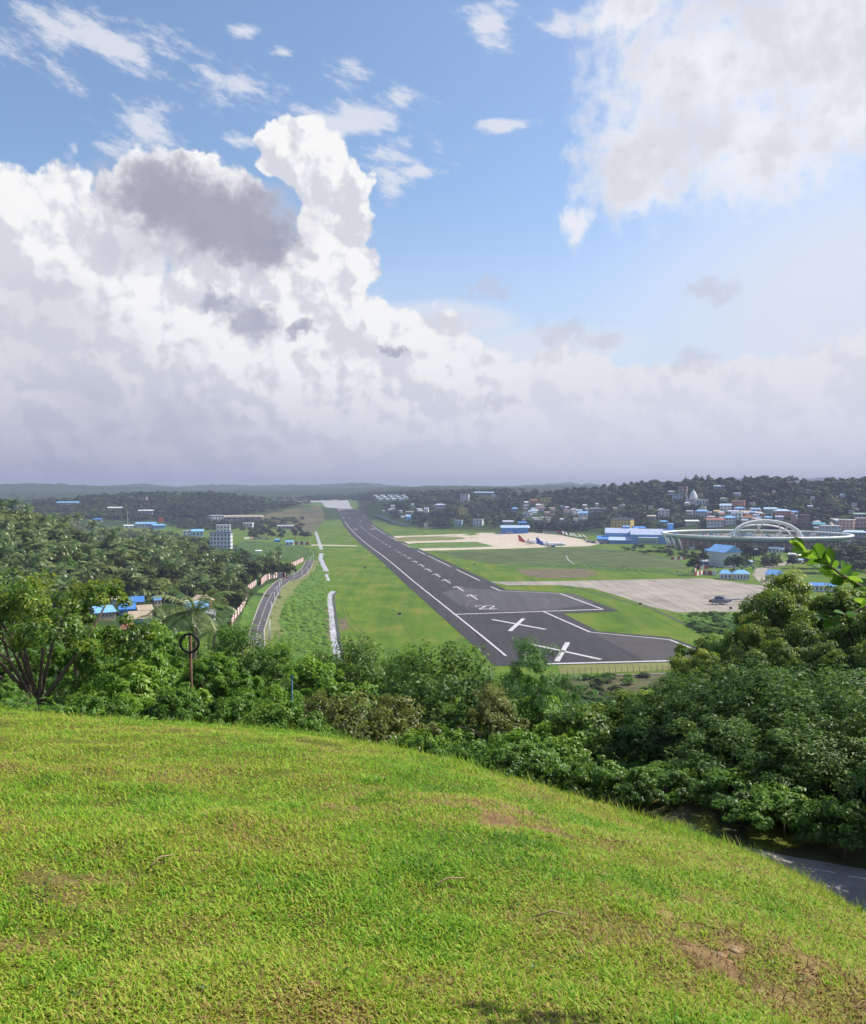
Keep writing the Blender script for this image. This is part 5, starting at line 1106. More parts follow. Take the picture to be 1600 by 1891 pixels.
# the new terminal's ring and arches, still under construction
def ring():
    p = PX(1400, 1012); face = math.atan2(p.x, p.y); R0 = math.hypot(p.x, p.y); zc = 10.0
    cx, cyy = 398.0, 1036.0; gz = float(HT(cx, cyy)); o = empty('ring_terminal', (cx, cyy, gz), R(-4), 'white oval ring and arches of the terminal under construction', 'terminal'); z = zc - gz
    mwh = pmat('ring_white', (.80, .79, .78), .6, .10, .1); a, b = 110.0, 96.0
    el = lambda t, s=1.0, zz=z: (a * s * math.cos(t), b * s * math.sin(t), zz)
    MB().tube([el(t) for t in np.linspace(0, 2 * math.pi, 97)], 1.9, 10, cap=False, flat=.8).build('ring_beam', mwh, o, True)
    MB().tube([el(t, .985, z - 2.6) for t in np.linspace(math.pi, 2 * math.pi, 49)], 1.0, 8, flat=1.2).build('glazed_band', pmat('teal_net', (.13, .26, .26), .6, .3, .2), o, True)
    MB().prism([(a * .9 * math.cos(t), b * .9 * math.sin(t)) for t in np.linspace(0, 2 * math.pi, 40, endpoint=False)], z - 4.4, z - 3.6).build('floor_slab', pmat('slab', (.17, .155, .15), .9, .2, .1), o)
    MB().prism([(a * .86 * math.cos(t), b * .86 * math.sin(t)) for t in np.linspace(0, 2 * math.pi, 48, endpoint=False)], -3, z - 4.42).build('hall_wall', pmat('hall_brick', (.20, .15, .12), .8, .35, .25), o)
    for t in np.linspace(math.pi * 1.02, math.pi * 1.98, 30):
        q = el(t, .93); MB().tube([(q[0], q[1], -2), (q[0], q[1], z - 6)], .5, 6).build('column', hm('tan'), o)
    for t in np.linspace(math.pi * .93, math.pi * 1.12, 5):
        q = el(t); MB().tube([(q[0] * .955 + 3, q[1], -2), q], .9, 8).build('strut', mwh, o); MB().tube([(q[0] * .955 + 3, q[1] + 5, -2), q], .7, 8).build('strut', mwh, o)
    for t in (-.16, -.08, .0): q = el(t); MB().tube([(q[0] * .97, q[1], -2), q], .8, 8).build('strut', mwh, o); MB().tube([(q[0] * .93, q[1], -2), q], .7, 8).build('strut', mwh, o)
    # two arches over the front edge
    def arch(x0, x1, y, h, rr, lean, nm):
        pts = [((x0 + x1) / 2 - (x1 - x0) / 2 * math.cos(t), y + lean * math.sin(t), z + h * math.sin(t)) for t in np.linspace(0, math.pi, 33)]
        MB().tube(pts, rr, 10, flat=.6).build(nm, mwh, o, True); return pts
    A1 = arch(-52, 24, -b * .93, 19, 3.0, 8, 'arch'); A2 = arch(-48, 22, -b * .62, 14, 1.5, -4, 'arch')
    for i, j in ((9, 6), (13, 17), (16, 13), (20, 24), (24, 20)):
        MB().tube([A1[i], (A2[j][0], A2[j][1], z)], .75, 6).build('brace', mwh, o)
    for k in range(40):
        x, y = rnd.uniform(-85, 85), rnd.uniform(-45, 60); hh = rnd.uniform(1.2, 4); MB().box(x - rnd.uniform(.5, 4), x + rnd.uniform(.5, 4), y - 1, y + 1, z - 3.6, z - 3.6 + hh).build('site_stack', hm(rnd.choice(['tan', 'grey', 'white', 'teal', 'slate'])), o)
    for k in range(46):
        x = rnd.uniform(-90, 90); y = -b * .9 * math.sqrt(max(.02, 1 - (x / a / .9) ** 2)) + rnd.uniform(-7, 2); MB().box(x - rnd.uniform(.5, 3), x + rnd.uniform(.5, 3), y - 1.2, y + 1.2, -1, rnd.uniform(1, 5)).build('site_stack', hm(rnd.choice(['tan', 'grey', 'white', 'rust'])), o)
    BOX.append((1246, 1580, 970, 1006, 930.0))
ring()
# cream water tower stair behind the ring
p = PX(1545, 985); q = empty('leaning_chute', p, 0, 'cream slanting chute in front of the white building at right', 'chute'); MB().tube([(4, 0, -2), (-8, 0, 15)], 1.8, 6).build('chute', hm('cream'), q); MB().tube([(-6, 2, -2), (-6, 0, 12)], .6, 6).build('leg', hm('tan'), q)
# ------------------------------------------------------------------ striped walls (each panel a part)
def striped_wall(pts, h, step, label, name='striped_wall', cols=('red', 'white'), n1=1):
    P = resample([tuple(PX(a, b)[:2]) for a, b in pts], step); P = [Vector((a[0], a[1], float(HT(a[0], a[1])))) for a in P]
    o = empty(name, P[0], 0, label, 'wall', 'red and white painted walls')
    for i, (a, b) in enumerate(zip(P, P[1:])):
        d = (b - a); n = Vector((-d.y, d.x, 0)).normalized() * .14; a0, b0 = a - P[0], b - P[0]; g = d.normalized() * .02; dn = Vector((0, 0, -1.0)); up = Vector((0, 0, h + (.05 if i % 2 else 0)))
        c0 = [a0 - n + g, b0 - n - g, b0 + n - g, a0 + n + g]
        MB().add([v + dn for v in c0] + [v + up for v in c0], [(0, 3, 2, 1), (4, 5, 6, 7), (0, 1, 5, 4), (1, 2, 6, 5), (2, 3, 7, 6), (3, 0, 4, 7)]).build('panel', hm(cols[(i // n1) % 2]), o)
striped_wall([(427, 1160), (432, 1145), (447, 1127), (455, 1108), (459, 1090), (474, 1079)], 3.0, 4.2, 'red and white striped wall climbing beside the near left road')
striped_wall([(482, 1081), (492, 1071), (514, 1066), (533, 1068)], 3.8, 3.2, 'red and white striped wall curving at the road bend')
striped_wall([(533, 1049), (548, 1043), (561, 1036)], 3.4, 4.0, 'faded striped wall beside the far part of the left road')
striped_wall([(545, 1006), (574, 1006.5)], 4.0, 3.5, 'short striped wall beside the cross track')
striped_wall([(1284, 1064), (1301, 1060.5), (1318, 1062.5), (1332, 1063)], 3.4, 4.2, 'striped wall left of the guard huts')
striped_wall([(1283, 1058), (1286, 1052), (1312, 1051)], 4.0, 4.2, 'upper striped wall beside the blue hut')
striped_wall([(1240, 1034), (1268, 1033)], 2.8, 3.6, 'striped wall below the terminal bank')
striped_wall([(1296, 1033), (1312, 1032)], 4, 3.6, 'striped wall at the left end of the warehouse')
striped_wall([(497, 996.5), (470, 995), (448, 996)], 3, 9, 'low red brick and white wall behind the rough field', cols=('pink', 'white'))
striped_wall([(692, 953), (705, 957), (720, 963), (722, 966), (740, 970), (760, 973)], 4.5, 14, 'long grey retaining wall right of the far runway', 'retaining_wall', ('grey', 'grey'))
# ------------------------------------------------------------------ lamp posts along the road, fence at the runway end
m_pole = pmat('galvanised', (.62, .62, .62), .5, .1, 1)
lm = None
for i, (px, py) in enumerate([(497, 1184), (499, 1180.5), (501, 1143), (507, 1124), (512, 1112), (516, 1101), (519, 1094), (527, 1081), (543, 1077), (558, 1073), (569, 1071), (572, 1048), (575, 1044), (579, 1041)]):
    p = PX(px, py)
    if lm is None:
        lm = empty('street_lamp', p, 0, 'tall white street lamp along the near left road', 'street lamp', 'street lamps along the left road'); h = 8.2
        MB().tube([(0, 0, -.3), (0, 0, h)], [.19, .14], 8).build('post', m_pole, lm, True); arm_ = MB().tube([(0, 0, h - .1), (-.6, 0, h + .25), (-1.5, 0, h + .3)], [.06, .05, .045], 6).build('arm', m_pole, lm, True)
        MB().box(-2.0, -1.3, -.15, .15, h + .2, h + .34).build('lamp_head', m_pole, arm_); MB().box(-.25, .25, -.25, .25, -.3, .35).build('footing', m_concg, lm)
        q = lm
    else: q = copy_tree(lm); q.location = p
    q.rotation_euler.z = .2
    q['label'] = ('street lamp at the near end of the left road' if i < 2 else 'street lamp along the straight part of the left road' if i < 7 else 'street lamp around the bend of the left road' if i < 11 else 'street lamp at the far end of the left road')
m_post = pmat('fence_post', (.30, .26, .20), .8, .2, 2)
fence = empty('perimeter_fence', PX(1045, 1246), 0, 'wire fence with slanted concrete posts across the runway end', 'fence'); f0 = fence.location.copy()
pw = MB().tube([(0, 0, -.3), (0, 0, 1.9), (-.55, .1, 2.6)], [.10, .09, .07], 5).mesh('post', m_post)
A_, B_ = PX(1048, 1246.5), PX(1300, 1236)
for i in range(24):
    q = A_.lerp(B_, i / 23); q.z = float(HT(q.x, q.y)); link('post', pw, fence, q - f0)
for z in (.5, 1.0, 1.5, 1.9): MB().tube([A_ + Vector((0, 0, z)) - f0, B_ + Vector((0, 0, z)) - f0], .02, 4).build('wire', m_post, fence)
MB().tube([PX(1063, 1250.5) + Vector((0, 0, .25)) - f0, PX(1230, 1246) + Vector((0, 0, .25)) - f0], .32, 4).build('plinth', m_concg, fence)
# posts by the apron, lamp posts there
for i, (px, py, h) in enumerate(((1320, 1068, 8), (1358, 1071, 11), (1394, 1074, 10), (1282, 1062, 6))):
    p = PX(px, py); o = empty('white_post', p, 0, ('slim white post left of the guard huts', 'tall white post in front of the longer guard hut', 'tall white post beside the gate road', 'short white post at the end of the striped wall')[i], 'post', 'white posts by the helicopter apron')
    MB().tube([(0, 0, -.3), (0, 0, h)], [.22, .16], 8).build('shaft', m_white, o); MB().box(-.35, .35, -.35, .35, -.3, .5).build('footing', m_concg, o); MB().box(-.5, .5, -.2, .2, h, h + .25).build('lamp', m_white, o)
# marker boards on the airfield
for px, py, lb in ((738, 1137.5, 'black marker board with orange face on the mown strip'), (674, 1050.5, 'small dark marker on the mown strip further off'), (876, 1045, 'small dark marker right of the runway'), (1183, 1118.5, 'dark marker box at the corner of the helicopter apron'), (1350, 1126.5, 'tiny dark marker on the helicopter apron edge')):
    p = PX(px, py); o = empty('marker_board', p, .2, lb, 'marker', 'airfield markers'); s = 1.0
    MB().box(-.75, .75, -.12, .12, .5, 1.7).build('board', pmat('marker_black', (.03, .022, .018), .7), o); MB().box(-.45, .45, -.15, -.125, .75, 1.4).build('face', hm('rust'), o)
    for x in (-.5, .5): MB().tube([(x, 0, -.2), (x, 0, .5)], .06, 5).build('leg', m_post, o)
    MB().box(-1.1, 1.1, -.5, .5, -.1, .13).build('footing', m_concg, o)
# ------------------------------------------------------------------ aircraft
def lathe_x(mb, prof, n=16, zsc=1.0, mi=None):
    vs, fs, ms = [], [], []
    for x, r, zc in prof: vs += [(x, r * math.cos(2 * math.pi * i / n), zc + r * zsc * math.sin(2 * math.pi * i / n)) for i in range(n)]
    for j in range(len(prof) - 1):
        for i in range(n): fs.append((j * n + i, (j + 1) * n + i, (j + 1) * n + (i + 1) % n, j * n + (i + 1) % n))
    b = len(mb.v); mb.add(vs, fs)
    return mb
def slab(mb, root, tip, t0, t1, axis='z'):
    """tapered aerofoil: root and tip = (leading point, trailing point)"""
    vs = []
    for (a, b), t in ((root, t0), (tip, t1)):
        a, b = Vector(a), Vector(b); mid = a.lerp(b, .35); off = Vector((0, 0, t / 2)) if axis == 'z' else Vector((0, t / 2, 0)); vs += [a, mid + off, b, mid - off]
    return mb.add(vs, [(0, 1, 5, 4), (1, 2, 6, 5), (2, 3, 7, 6), (3, 0, 4, 7), (4, 5, 6, 7), (3, 2, 1, 0)])
m_ac = pmat('aircraft_white', (.74, .74, .76), .35, .05, .2); m_eng = pmat('engine_dark', (.10, .10, .13), .5); m_tyre = pmat('tyre', (.02, .02, .02), .8); m_glass = pmat('dark_glass', (.02, .025, .035), .15)
def airliner(px, py, rz, tailcol, belly, label):
    p = PX(px, py); o = empty('airliner', p, rz, label, 'airliner', 'airliners parked on the far apron')
    mt = pmat('ac_' + tailcol, {'indigo': (.05, .10, .42), 'scarlet': (.55, .06, .03)}[tailcol], .4, .08, .3); me_ = mt if belly else m_ac
    z = 3.4; pr = [(18.6, .05, -.5), (18.2, .6, -.42), (17.2, 1.25, -.25), (15.5, 1.8, -.05), (13.5, 1.98, 0), (-6, 1.98, 0), (-9.5, 1.9, .08)]
    lathe_x(MB(), [(x, r, z + c_) for x, r, c_ in pr]).build('fuselage', m_ac, o, True)
    lathe_x(MB(), [(x, r, z + c_) for x, r, c_ in [(-9.5, 1.9, .08), (-13, 1.45, .4), (-16.5, .8, .85), (-18.8, .22, 1.2)]]).build('tail_cone', mt, o, True)
    MB().add([(17.0, -.75, z + .75), (17.0, .75, z + .75), (16.0, .95, z + 1.35), (16.0, -.95, z + 1.35), (17.1, 0, z + .9), (16.0, 0, z + 1.72)], [(0, 4, 5, 3), (4, 1, 2, 5)]).build('windscreen', m_glass, o)
    for s in (-1, 1):
        slab(MB(), ((4.2, s * 1.6, z - 1.1), (-3.2, s * 1.6, z - 1.1)), ((-3.6, s * 16.6, z + .5), (-5.2, s * 16.6, z + .5)), 1.0, .25).build('wing', m_ac, o)
        slab(MB(), ((-3.6, s * 16.62, z + .5), (-5.2, s * 16.62, z + .5)), ((-5.2, s * 17.1, z + 3.0), (-6.0, s * 17.1, z + 3.0)), .2, .08, 'y').build('winglet', mt, o)
        lathe_x(MB(), [(5.0, .85, z - 2.0), (4.8, 1.12, z - 2.0), (3.0, 1.2, z - 2.0), (1.0, .95, z - 2.0), (-.3, .55, z - 2.0), (-.6, .05, z - 2.0)]).children if False else None
        e = MB(); lathe_x(e, [(4.9, .2, z - 2.0), (5.0, .95, z - 2.0), (4.7, 1.15, z - 2.0), (3.0, 1.2, z - 2.0), (1.0, .95, z - 2.0), (-.6, .15, z - 2.0)]); e.v = [(x, y + s * 5.4, zz) for x, y, zz in e.v]; e.build('engine', me_, o, True)
        MB().box(.5, 3.2, s * 5.4 - .15, s * 5.4 + .15, z - 1.1, z - .6).build('pylon', m_ac, o)
        slab(MB(), ((-14.2, s * .6, z + .9), (-17.6, s * .6, z + .9)), ((-17.2, s * 6.2, z + 1.4), (-18.8, s * 6.2, z + 1.4)), .4, .15).build('tailplane', mt, o)
        g = MB(); g.tube([(-2.2, s * 3.8, z - 1.2), (-2.2, s * 3.8, .5)], .16, 6); gg = g.build('main_gear', m_eng, o)
        w_ = MB(); w_.tube([(-2.2, s * 3.8 - .45, .55), (-2.2, s * 3.8 + .45, .55)], .55, 10); w_.build('wheel', m_tyre, gg)
        for i in range(14): MB().box(-8 + i * 1.6, -7.6 + i * 1.6, s * 1.94 - .05, s * 1.94 + .05, z + .35, z + .75).build('window', m_glass, o) if s < 0 else None
    slab(MB(), ((-10.2, 0, z + 1.6), (-17.4, 0, z + 1.2)), ((-16.4, 0, z + 8.2), (-19.2, 0, z + 8.2)), .5, .25, 'y').build('tail_fin', mt, o)
    gg = MB().tube([(12.6, 0, z - 1.5), (12.6, 0, .4)], .13, 6).build('nose_gear', m_eng, o); MB().tube([(12.6, -.3, .4), (12.6, .3, .4)], .4, 10).build('wheel', m_tyre, gg)
    BOX.append((px - 33, px + 33, py - 22, py, math.hypot(p.x, p.y)))
    return o
airliner(1018, 1010, R(-6), 'indigo', True, 'white airliner with indigo tail parked nearest the grass')
airliner(983, 1004.5, R(-7), 'scarlet', False, 'white airliner with scarlet tail parked behind the indigo tailed one')
def light_plane(px, py, rz, s, lb):
    o = empty('small_aircraft', PX(px, py), rz, lb, 'aircraft', 'small aircraft outside the hangar'); o.scale = (s, s, s); z = 1.6
    lathe_x(MB(), [(5, .1, z), (4.4, .55, z), (2.5, .85, z + .1), (-1, .8, z + .1), (-5, .25, z + .5)], 10).build('fuselage', m_ac, o, True)
    for sg in (-1, 1): slab(MB(), ((1.6, sg * .5, z + .9), (-.4, sg * .5, z + .9)), ((1.2, sg * 7, z + 1.1), (0, sg * 7, z + 1.1)), .25, .12).build('wing', m_ac, o); slab(MB(), ((-4, sg * .1, z + .7), (-5, sg * .1, z + .7)), ((-4.4, sg * 2, z + .7), (-5.1, sg * 2, z + .7)), .1, .06).build('tailplane', m_ac, o); MB().tube([(0, sg * 1.2, 0), (0, sg * .6, z - .4)], .1, 5).build('gear', m_tyre, o)
    slab(MB(), ((-3.4, 0, z + .6), (-5, 0, z + .6)), ((-4.6, 0, z + 2.6), (-5.4, 0, z + 2.6)), .2, .1, 'y').build('tail_fin', m_ac, o)
light_plane(931, 984.8, R(200), 1.0, 'small white aircraft at the left door of the hangar'); light_plane(942, 985.5, R(10), 1.2, 'small white aircraft in front of the blue hangar wall')
def helicopter():
    p = PX(1331, 1116.5); o = empty('helicopter', p, R(178), 'grey transport helicopter parked on the concrete apron', 'helicopter')
    mg = pmat('heli_grey', (.24, .25, .29), .55, .25, .25); md = pmat('heli_brown', (.16, .11, .08), .6, .2, .4)
    z = 2.1; K = 1.0
    lathe_x(MB(), [(4.6, .9, z - .15), (3.5, 1.3, z), (0, 1.35, z), (-3.2, 1.35, z), (-5.2, .95, z + .35), (-6.4, .42, z + .75)], 16, 1.05).build('cabin', mg, o, True)
    lathe_x(MB(), [(6.3, .05, z - .35), (6.1, .5, z - .3), (5.5, .85, z - .2), (4.6, .9, z - .15)], 16, 1.05).build('nose', md, o, True)
    lathe_x(MB(), [(-6.4, .42, z + .75), (-10, .32, z + .85), (-13.2, .22, z + 1.0)], 10).build('tail_boom', mg, o, True)
    slab(MB(), ((-12.6, 0, z + .9), (-13.6, 0, z + .9)), ((-14.6, 0, z + 3.0), (-15.3, 0, z + 3.0)), .3, .2, 'y').build('tail_fin', mg, o); tfin = COL.objects[-1]
    for s in (-1, 1):
        slab(MB(), ((-11.2, s * .2, z + .8), (-12.1, s * .2, z + .8)), ((-11.4, s * 1.5, z + .8), (-12.1, s * 1.5, z + .8)), .12, .06).build('stabiliser', mg, o)
        lathe_x(MB(), [(3.2, .1, 0), (3.0, .42, 0), (.5, .45, 0), (-1.6, .3, 0)], 10).v
        e = MB(); lathe_x(e, [(2.9, .3, z + 1.75), (2.6, .45, z + 1.75), (.4, .5, z + 1.75), (-1.8, .3, z + 1.6)], 10); e.v = [(x, y + s * .5, q) for x, y, q in e.v]; e.build('engine', pmat('heli_navy', (.05, .06, .13), .5), o, True)
        MB().tube([(-.5, s * 1.2, z - .9), (-.6, s * 2.1, .45)], .1, 6).build('gear_strut', m_eng, o); MB().tube([(-.6, s * 2.0, .45), (-.6, s * 2.35, .45)], .45, 10).build('wheel', m_tyre, o)
        t_ = MB(); lathe_x(t_, [(2.2, .05, z - .9), (2.0, .35, z - .9), (-1.6, .35, z - .9), (-1.9, .05, z - .9)], 10); t_.v = [(x, y + s * 1.45, q) for x, y, q in t_.v]; t_.build('side_tank', mg, o, True)
        for i in range(5): MB().box(2.6 - i * 1.1, 3.0 - i * 1.1, s * 1.335 - .03, s * 1.335 + .03, z + .15, z + .55).build('window', m_glass, o)
    MB().tube([(4.2, 0, z - .9), (4.3, 0, .35)], .1, 6).build('nose_gear', m_eng, o); MB().tube([(4.3, -.3, .35), (4.3, .3, .35)], .35, 10).build('wheel', m_tyre, o)
    mast = MB().tube([(.3, 0, z + 1.7), (.3, 0, z + 2.75)], [.35, .2], 8).build('rotor_mast', m_eng, o)
    for i in range(5):
        a = i * 2 * math.pi / 5 + .35; d = Vector((math.cos(a), math.sin(a), 0)); n = Vector((-d.y, d.x, 0)) * .25; c0 = Vector((.3, 0, z + 2.6)); mid = c0 + d * 5.5; tip = c0 + d * 10.2 + Vector((0, 0, -1.1)); u = Vector((0, 0, .05))
        MB().add([c0 - n, c0 + n, mid + n, mid - n, tip + n, tip - n, c0 - n + u, c0 + n + u, mid + n + u, mid - n + u, tip + n + u, tip - n + u], [(0, 3, 2, 1), (3, 5, 4, 2), (6, 7, 8, 9), (9, 8, 10, 11), (0, 1, 7, 6), (5, 11, 10, 4), (1, 2, 8, 7), (2, 4, 10, 8), (0, 6, 9, 3), (3, 9, 11, 5)]).build('rotor_blade', m_eng, mast)
    for i in range(3):
        a = i * 2 * math.pi / 3 + .5; h = Vector((-15.0, .35, z + 2.9)); d = Vector((math.cos(a), 0, math.sin(a))); n = Vector((-d.z, 0, d.x)) * .14; u = Vector((0, .05, 0)); t = h + d * 1.95
        MB().add([h - n, h + n, t + n, t - n, h - n + u, h + n + u, t + n + u, t - n + u], [(0, 3, 2, 1), (4, 5, 6, 7), (0, 1, 5, 4), (1, 2, 6, 5), (2, 3, 7, 6), (3, 0, 4, 7)]).build('tail_rotor_blade', m_eng, tfin)
    o.scale = (1.06, 1.06, 1.06)
helicopter()
# boarding stairs and vans at the back of the far apron
def stairs(px, py, rz, col, lb):
    o = empty('boarding_stairs', PX(px, py), rz, lb, 'boarding stairs', 'boarding stairs at the back of the far apron')
    MB().box(-3.5, 3.5, -1.1, 1.1, .5, 1.3).build('chassis', hm(col), o); MB().box(2.2, 3.6, -1.05, 1.05, 1.31, 2.6).build('cab', hm(col), o)
    slab(MB(), ((2.0, -.8, 5.2), (-4, -.8, .9)), ((2.0, .8, 5.2), (-4, .8, .9)), .3, .3).build('stair_flight', m_ac, o); MB().box(2.0, 3.4, -.8, .8, 5.0, 5.25).build('platform', m_ac, o)
    for y in (-.85, .85): MB().tube([(-4, y, 2.0), (2.0, y, 6.3), (3.4, y, 6.3)], .1, 5).build('handrail', m_ac, o)
    for x in (-2.4, 2.4):
        for y in (-1.0, 1.0): MB().tube([(x, y - .15, .45), (x, y + .15, .45)], .45, 8).build('wheel', m_tyre, o)
for i, (px, py, c_) in enumerate(((1040, 987, 'red'), (1046, 989, 'red'), (1055, 990.5, 'white'), (1061, 991.5, 'lav'), (1071, 993, 'white'), (1079, 994, 'slate'))):
    stairs(px, py, R(100 + 9 * i), c_, ('leftmost red boarding stairs behind the airliners', 'second red boarding stairs behind the airliners', 'white boarding stairs right of the red ones', 'lavender based boarding stairs in the middle of the row', 'white boarding stairs near the right end of the row', 'slate based boarding stairs at the right end of the row')[i])
def van(px, py, rz, col, lb, grp, s=1.0):
    o = empty('parked_van', PX(px, py), rz, lb, 'van', grp); o.scale = (s, s, s); mc = pmat('van_' + col, HUES[col], .35, .08, .5)
    MB().add([(-2.3, -.9, .35), (2.3, -.9, .35), (2.3, .9, .35), (-2.3, .9, .35), (-2.3, -.9, 1.9), (1.0, -.85, 1.9), (1.0, .85, 1.9), (-2.3, .9, 1.9), (2.3, -.85, 1.0), (2.3, .85, 1.0), (1.7, -.87, 1.15), (1.7, .87, 1.15)],
             [(0, 3, 2, 1), (4, 5, 6, 7), (0, 1, 8, 10, 5, 4), (3, 7, 6, 11, 9, 2), (1, 2, 9, 8), (8, 9, 11, 10), (10, 11, 6, 5), (0, 4, 7, 3)]).build('body', mc, o)
    MB().add([(1.69, -.8, 1.2), (1.69, .8, 1.2), (1.06, .78, 1.86), (1.06, -.78, 1.86)], [(0, 1, 2, 3)]).build('windscreen', m_glass, o)
    for y in (-.91, .91): MB().box(-1.9, .9, y - .02, y + .02, 1.15, 1.7).build('side_window', m_glass, o)
    for x in (-1.5, 1.5):
        for y in (-.85, .85): MB().tube([(x, y - .12, .35), (x, y + .12, .35)], .36, 8).build('wheel', m_tyre, o)
for i, (px, py, c_) in enumerate(((1088, 1002, 'slate'), (1096, 1003, 'navy'), (1103, 1004, 'white'), (1111, 1005, 'navy'), (1082, 999, 'white'), (1034, 985, 'red'), (1029, 983, 'red'))):
    van(px, py, R(10 + 25 * i), c_, ('slate van left of the terminal apron corner', 'navy van second from the left by the terminal', 'white van between two navy vans', 'navy van nearest the terminal', 'white van behind the slate van', 'red van next to the boarding stairs', 'red van left of the boarding stairs row')[i], 'vans at the edge of the far apron', 1.5)
for i, (px, py, c_) in enumerate(((1388, 1044, 'white'), (1379, 1048, 'slate'), (1393, 1050, 'dark'), (1356, 1051, 'white'))):
    van(px, py, R(15 + 20 * i), c_, ('white van behind the guard huts', 'slate van left of the white van behind the huts', 'dark van on the gate road behind the huts', 'white van left behind the longer guard hut')[i], 'vans parked behind the guard huts')
for i in range(7):
    p = PX(1004 + i * 3.9, 985.2 - i * .0); o = empty('white_bollard', p, 0, 'white block in the row under the trees behind the airliners', 'bollard', 'white blocks behind the airliners'); MB().box(-.8, .8, -.5, .5, -.2, 3.0).build('block', m_white, o); MB().box(-.9, .9, -.6, .6, 3.003, 3.3).build('cap', m_white, o)
# gate road on the right, mast on the left
drape('gate_road', stripe(pxs([(1420, 1080), (1402, 1062), (1408, 1050), (1450, 1042), (1480, 1030), (1500, 1012)]), 9), .09, m_concg)
p = PX(236, 968); o = empty('radio_mast', p, 0, 'thin grey mast above the halls at far left', 'mast'); MB().tube([(0, 0, -2), (0, 0, 26)], [.5, .25], 6).build('shaft', m_pole, o); MB().tube([(-1.5, 0, 22), (1.5, 0, 22)], .15, 5).build('cross_arm', m_pole, o)
# ------------------------------------------------------------------ scattered trees
def clear_of(px, top, base, hw, dist):
    for (x0, x1, yt, yb_, d) in BOX:
        if dist < d + 4 and px + hw > x0 + 1 and px - hw < x1 - 1 and top < yb_ - 2 and base > yt: return False
    return True
def inside(px, py, poly):
    c_ = False; n = len(poly)
    for i in range(n):
        (x1, y1), (x2, y2) = poly[i], poly[i - 1]
        if (y1 > py) != (y2 > py) and px < (x2 - x1) * (py - y1) / (y2 - y1) + x1: c_ = not c_
    return c_
def spots(poly, n, seed, hm_, wm_, tries=6):
    r_ = np.random.default_rng(seed); xs = [p[0] for p in poly]; ys = [p[1] for p in poly]; m = n * tries
    X = r_.uniform(min(xs), max(xs), m); Y = r_.uniform(min(ys), max(ys), m); keep = [inside(a, b, poly) for a, b in zip(X, Y)]; X, Y = X[keep], Y[keep]; Pp = PXN(X, Y); out = []
    for px, py, p in zip(X, Y, Pp):
        if np.isnan(p[0]): continue
        d = math.hypot(p[0], p[1]); k = math.hypot(F, px - 800) / d; h, w = r_.uniform(*hm_), r_.uniform(*wm_)
        if clear_of(px, py - h * k, py, w * k / 2, d): out.append((px, py, Vector(p), d, h, w))
        if len(out) >= n: break
    return out
LM = [(409, 1000, 'the white four storey block'), (238, 1165, 'the rust roofed village house'), (363, 1128, 'the sky blue village roof'), (252, 1115, 'the back village houses'), (445, 1130, 'the near striped wall'), (505, 1072, 'the striped wall at the bend'), (310, 1080, 'the golden olive tree'), (150, 1000, 'the crest of the palm hill'), (20, 960, 'the far left crest'), (270, 970, 'the blue roofed hall'), (60, 1060, 'the bamboo slope'), (478, 1020, 'the tiny white hut'),
      (548, 1043, 'the faded striped wall'), (527, 975, 'the grey workshop'), (459, 970, 'the small white house'), (951, 980, 'the blue hangar'), (1281, 917, 'the white temple'), (1364, 930, 'the tall orange block'), (1150, 968, 'the yellow four storey building'), (1008, 925, 'the yellow house'), (859, 920, 'the tall white building'), (855, 945, 'the yellow building by the runway'), (730, 968, 'the retaining wall'), (895, 911, 'the long blue roofed hall'), (1226, 948, 'the white terraced house'),
      (1485, 962, 'the unfinished brown building'), (1330, 900, 'the grey blue roof on the ridge'), (1565, 968, 'the long pink block'), (1460, 900, 'the middle of the right ridge'), (1580, 905, 'the right end of the ridge'), (1105, 942, 'the long white roof'), (951, 940, 'the blue pavilion roof'), (1050, 985, 'the boarding stairs'), (1030, 960, 'the crowded houses'), (720, 920, 'the tiny house cluster'), (1180, 1005, 'the blue terminal'), (1260, 1030, 'the wall below the terminal'), (1331, 1110, 'the parked helicopter'), (1290, 1190, 'the runway corner')]
def place_words(px, py):
    k = min(LM, key=lambda l: (l[0] - px) ** 2 + ((l[1] - py) * 2.2) ** 2); dx, dy = px - k[0], (py - k[1]) * 2.2
    rel = ('right of ' if dx > 0 else 'left of ') if abs(dx) > abs(dy) else ('below ' if dy > 0 else 'above ')
    return rel + k[2]
def plant(sp, kinds, name, label, group, cat='tree'):
    hs_ = sorted(t[4] for t in sp); lo, hi = hs_[len(hs_) // 3], hs_[2 * len(hs_) // 3]
    for (px, py, p, d, h, w) in sp:
        size = 'smaller ' if h < lo else 'taller ' if h > hi else ''
        tree(rnd.choice(kinds), p, w, h, rnd.uniform(0, 6.28), name, size + label + ' ' + place_words(px, py), cat, group)
LH = [(-40, 985), (0, 965), (120, 972), (230, 1000), (330, 1012), (430, 1030), (520, 1045), (536, 1060), (500, 1066), (470, 1078), (452, 1100), (440, 1125), (420, 1140), (400, 1150), (330, 1160), (180, 1165), (60, 1160), (-40, 1150)]
plant(spots(LH, 95, 1, (7, 11), (8, 13)), ['hill_a', 'hill_b', 'hill_a'], 'broadleaf_tree', 'broadleaf tree on the palm hill', 'broadleaf trees of the left hillside')
plant(spots(LH, 150, 2, (11, 17), (8.4, 10.5)), ['palm_a', 'palm_b', 'palm_c'], 'coconut_palm', 'coconut palm on the palm hill', 'coconut palms of the left hillside', 'palm')
BMB = [(-40, 1010), (60, 1005), (110, 1040), (140, 1085), (60, 1110), (-40, 1110)]
plant(spots(BMB, 26, 3, (7, 10), (8, 12)), ['bamboo'], 'bamboo_clump', 'light green bamboo clump', 'bamboo clumps of the left hillside', 'bamboo')
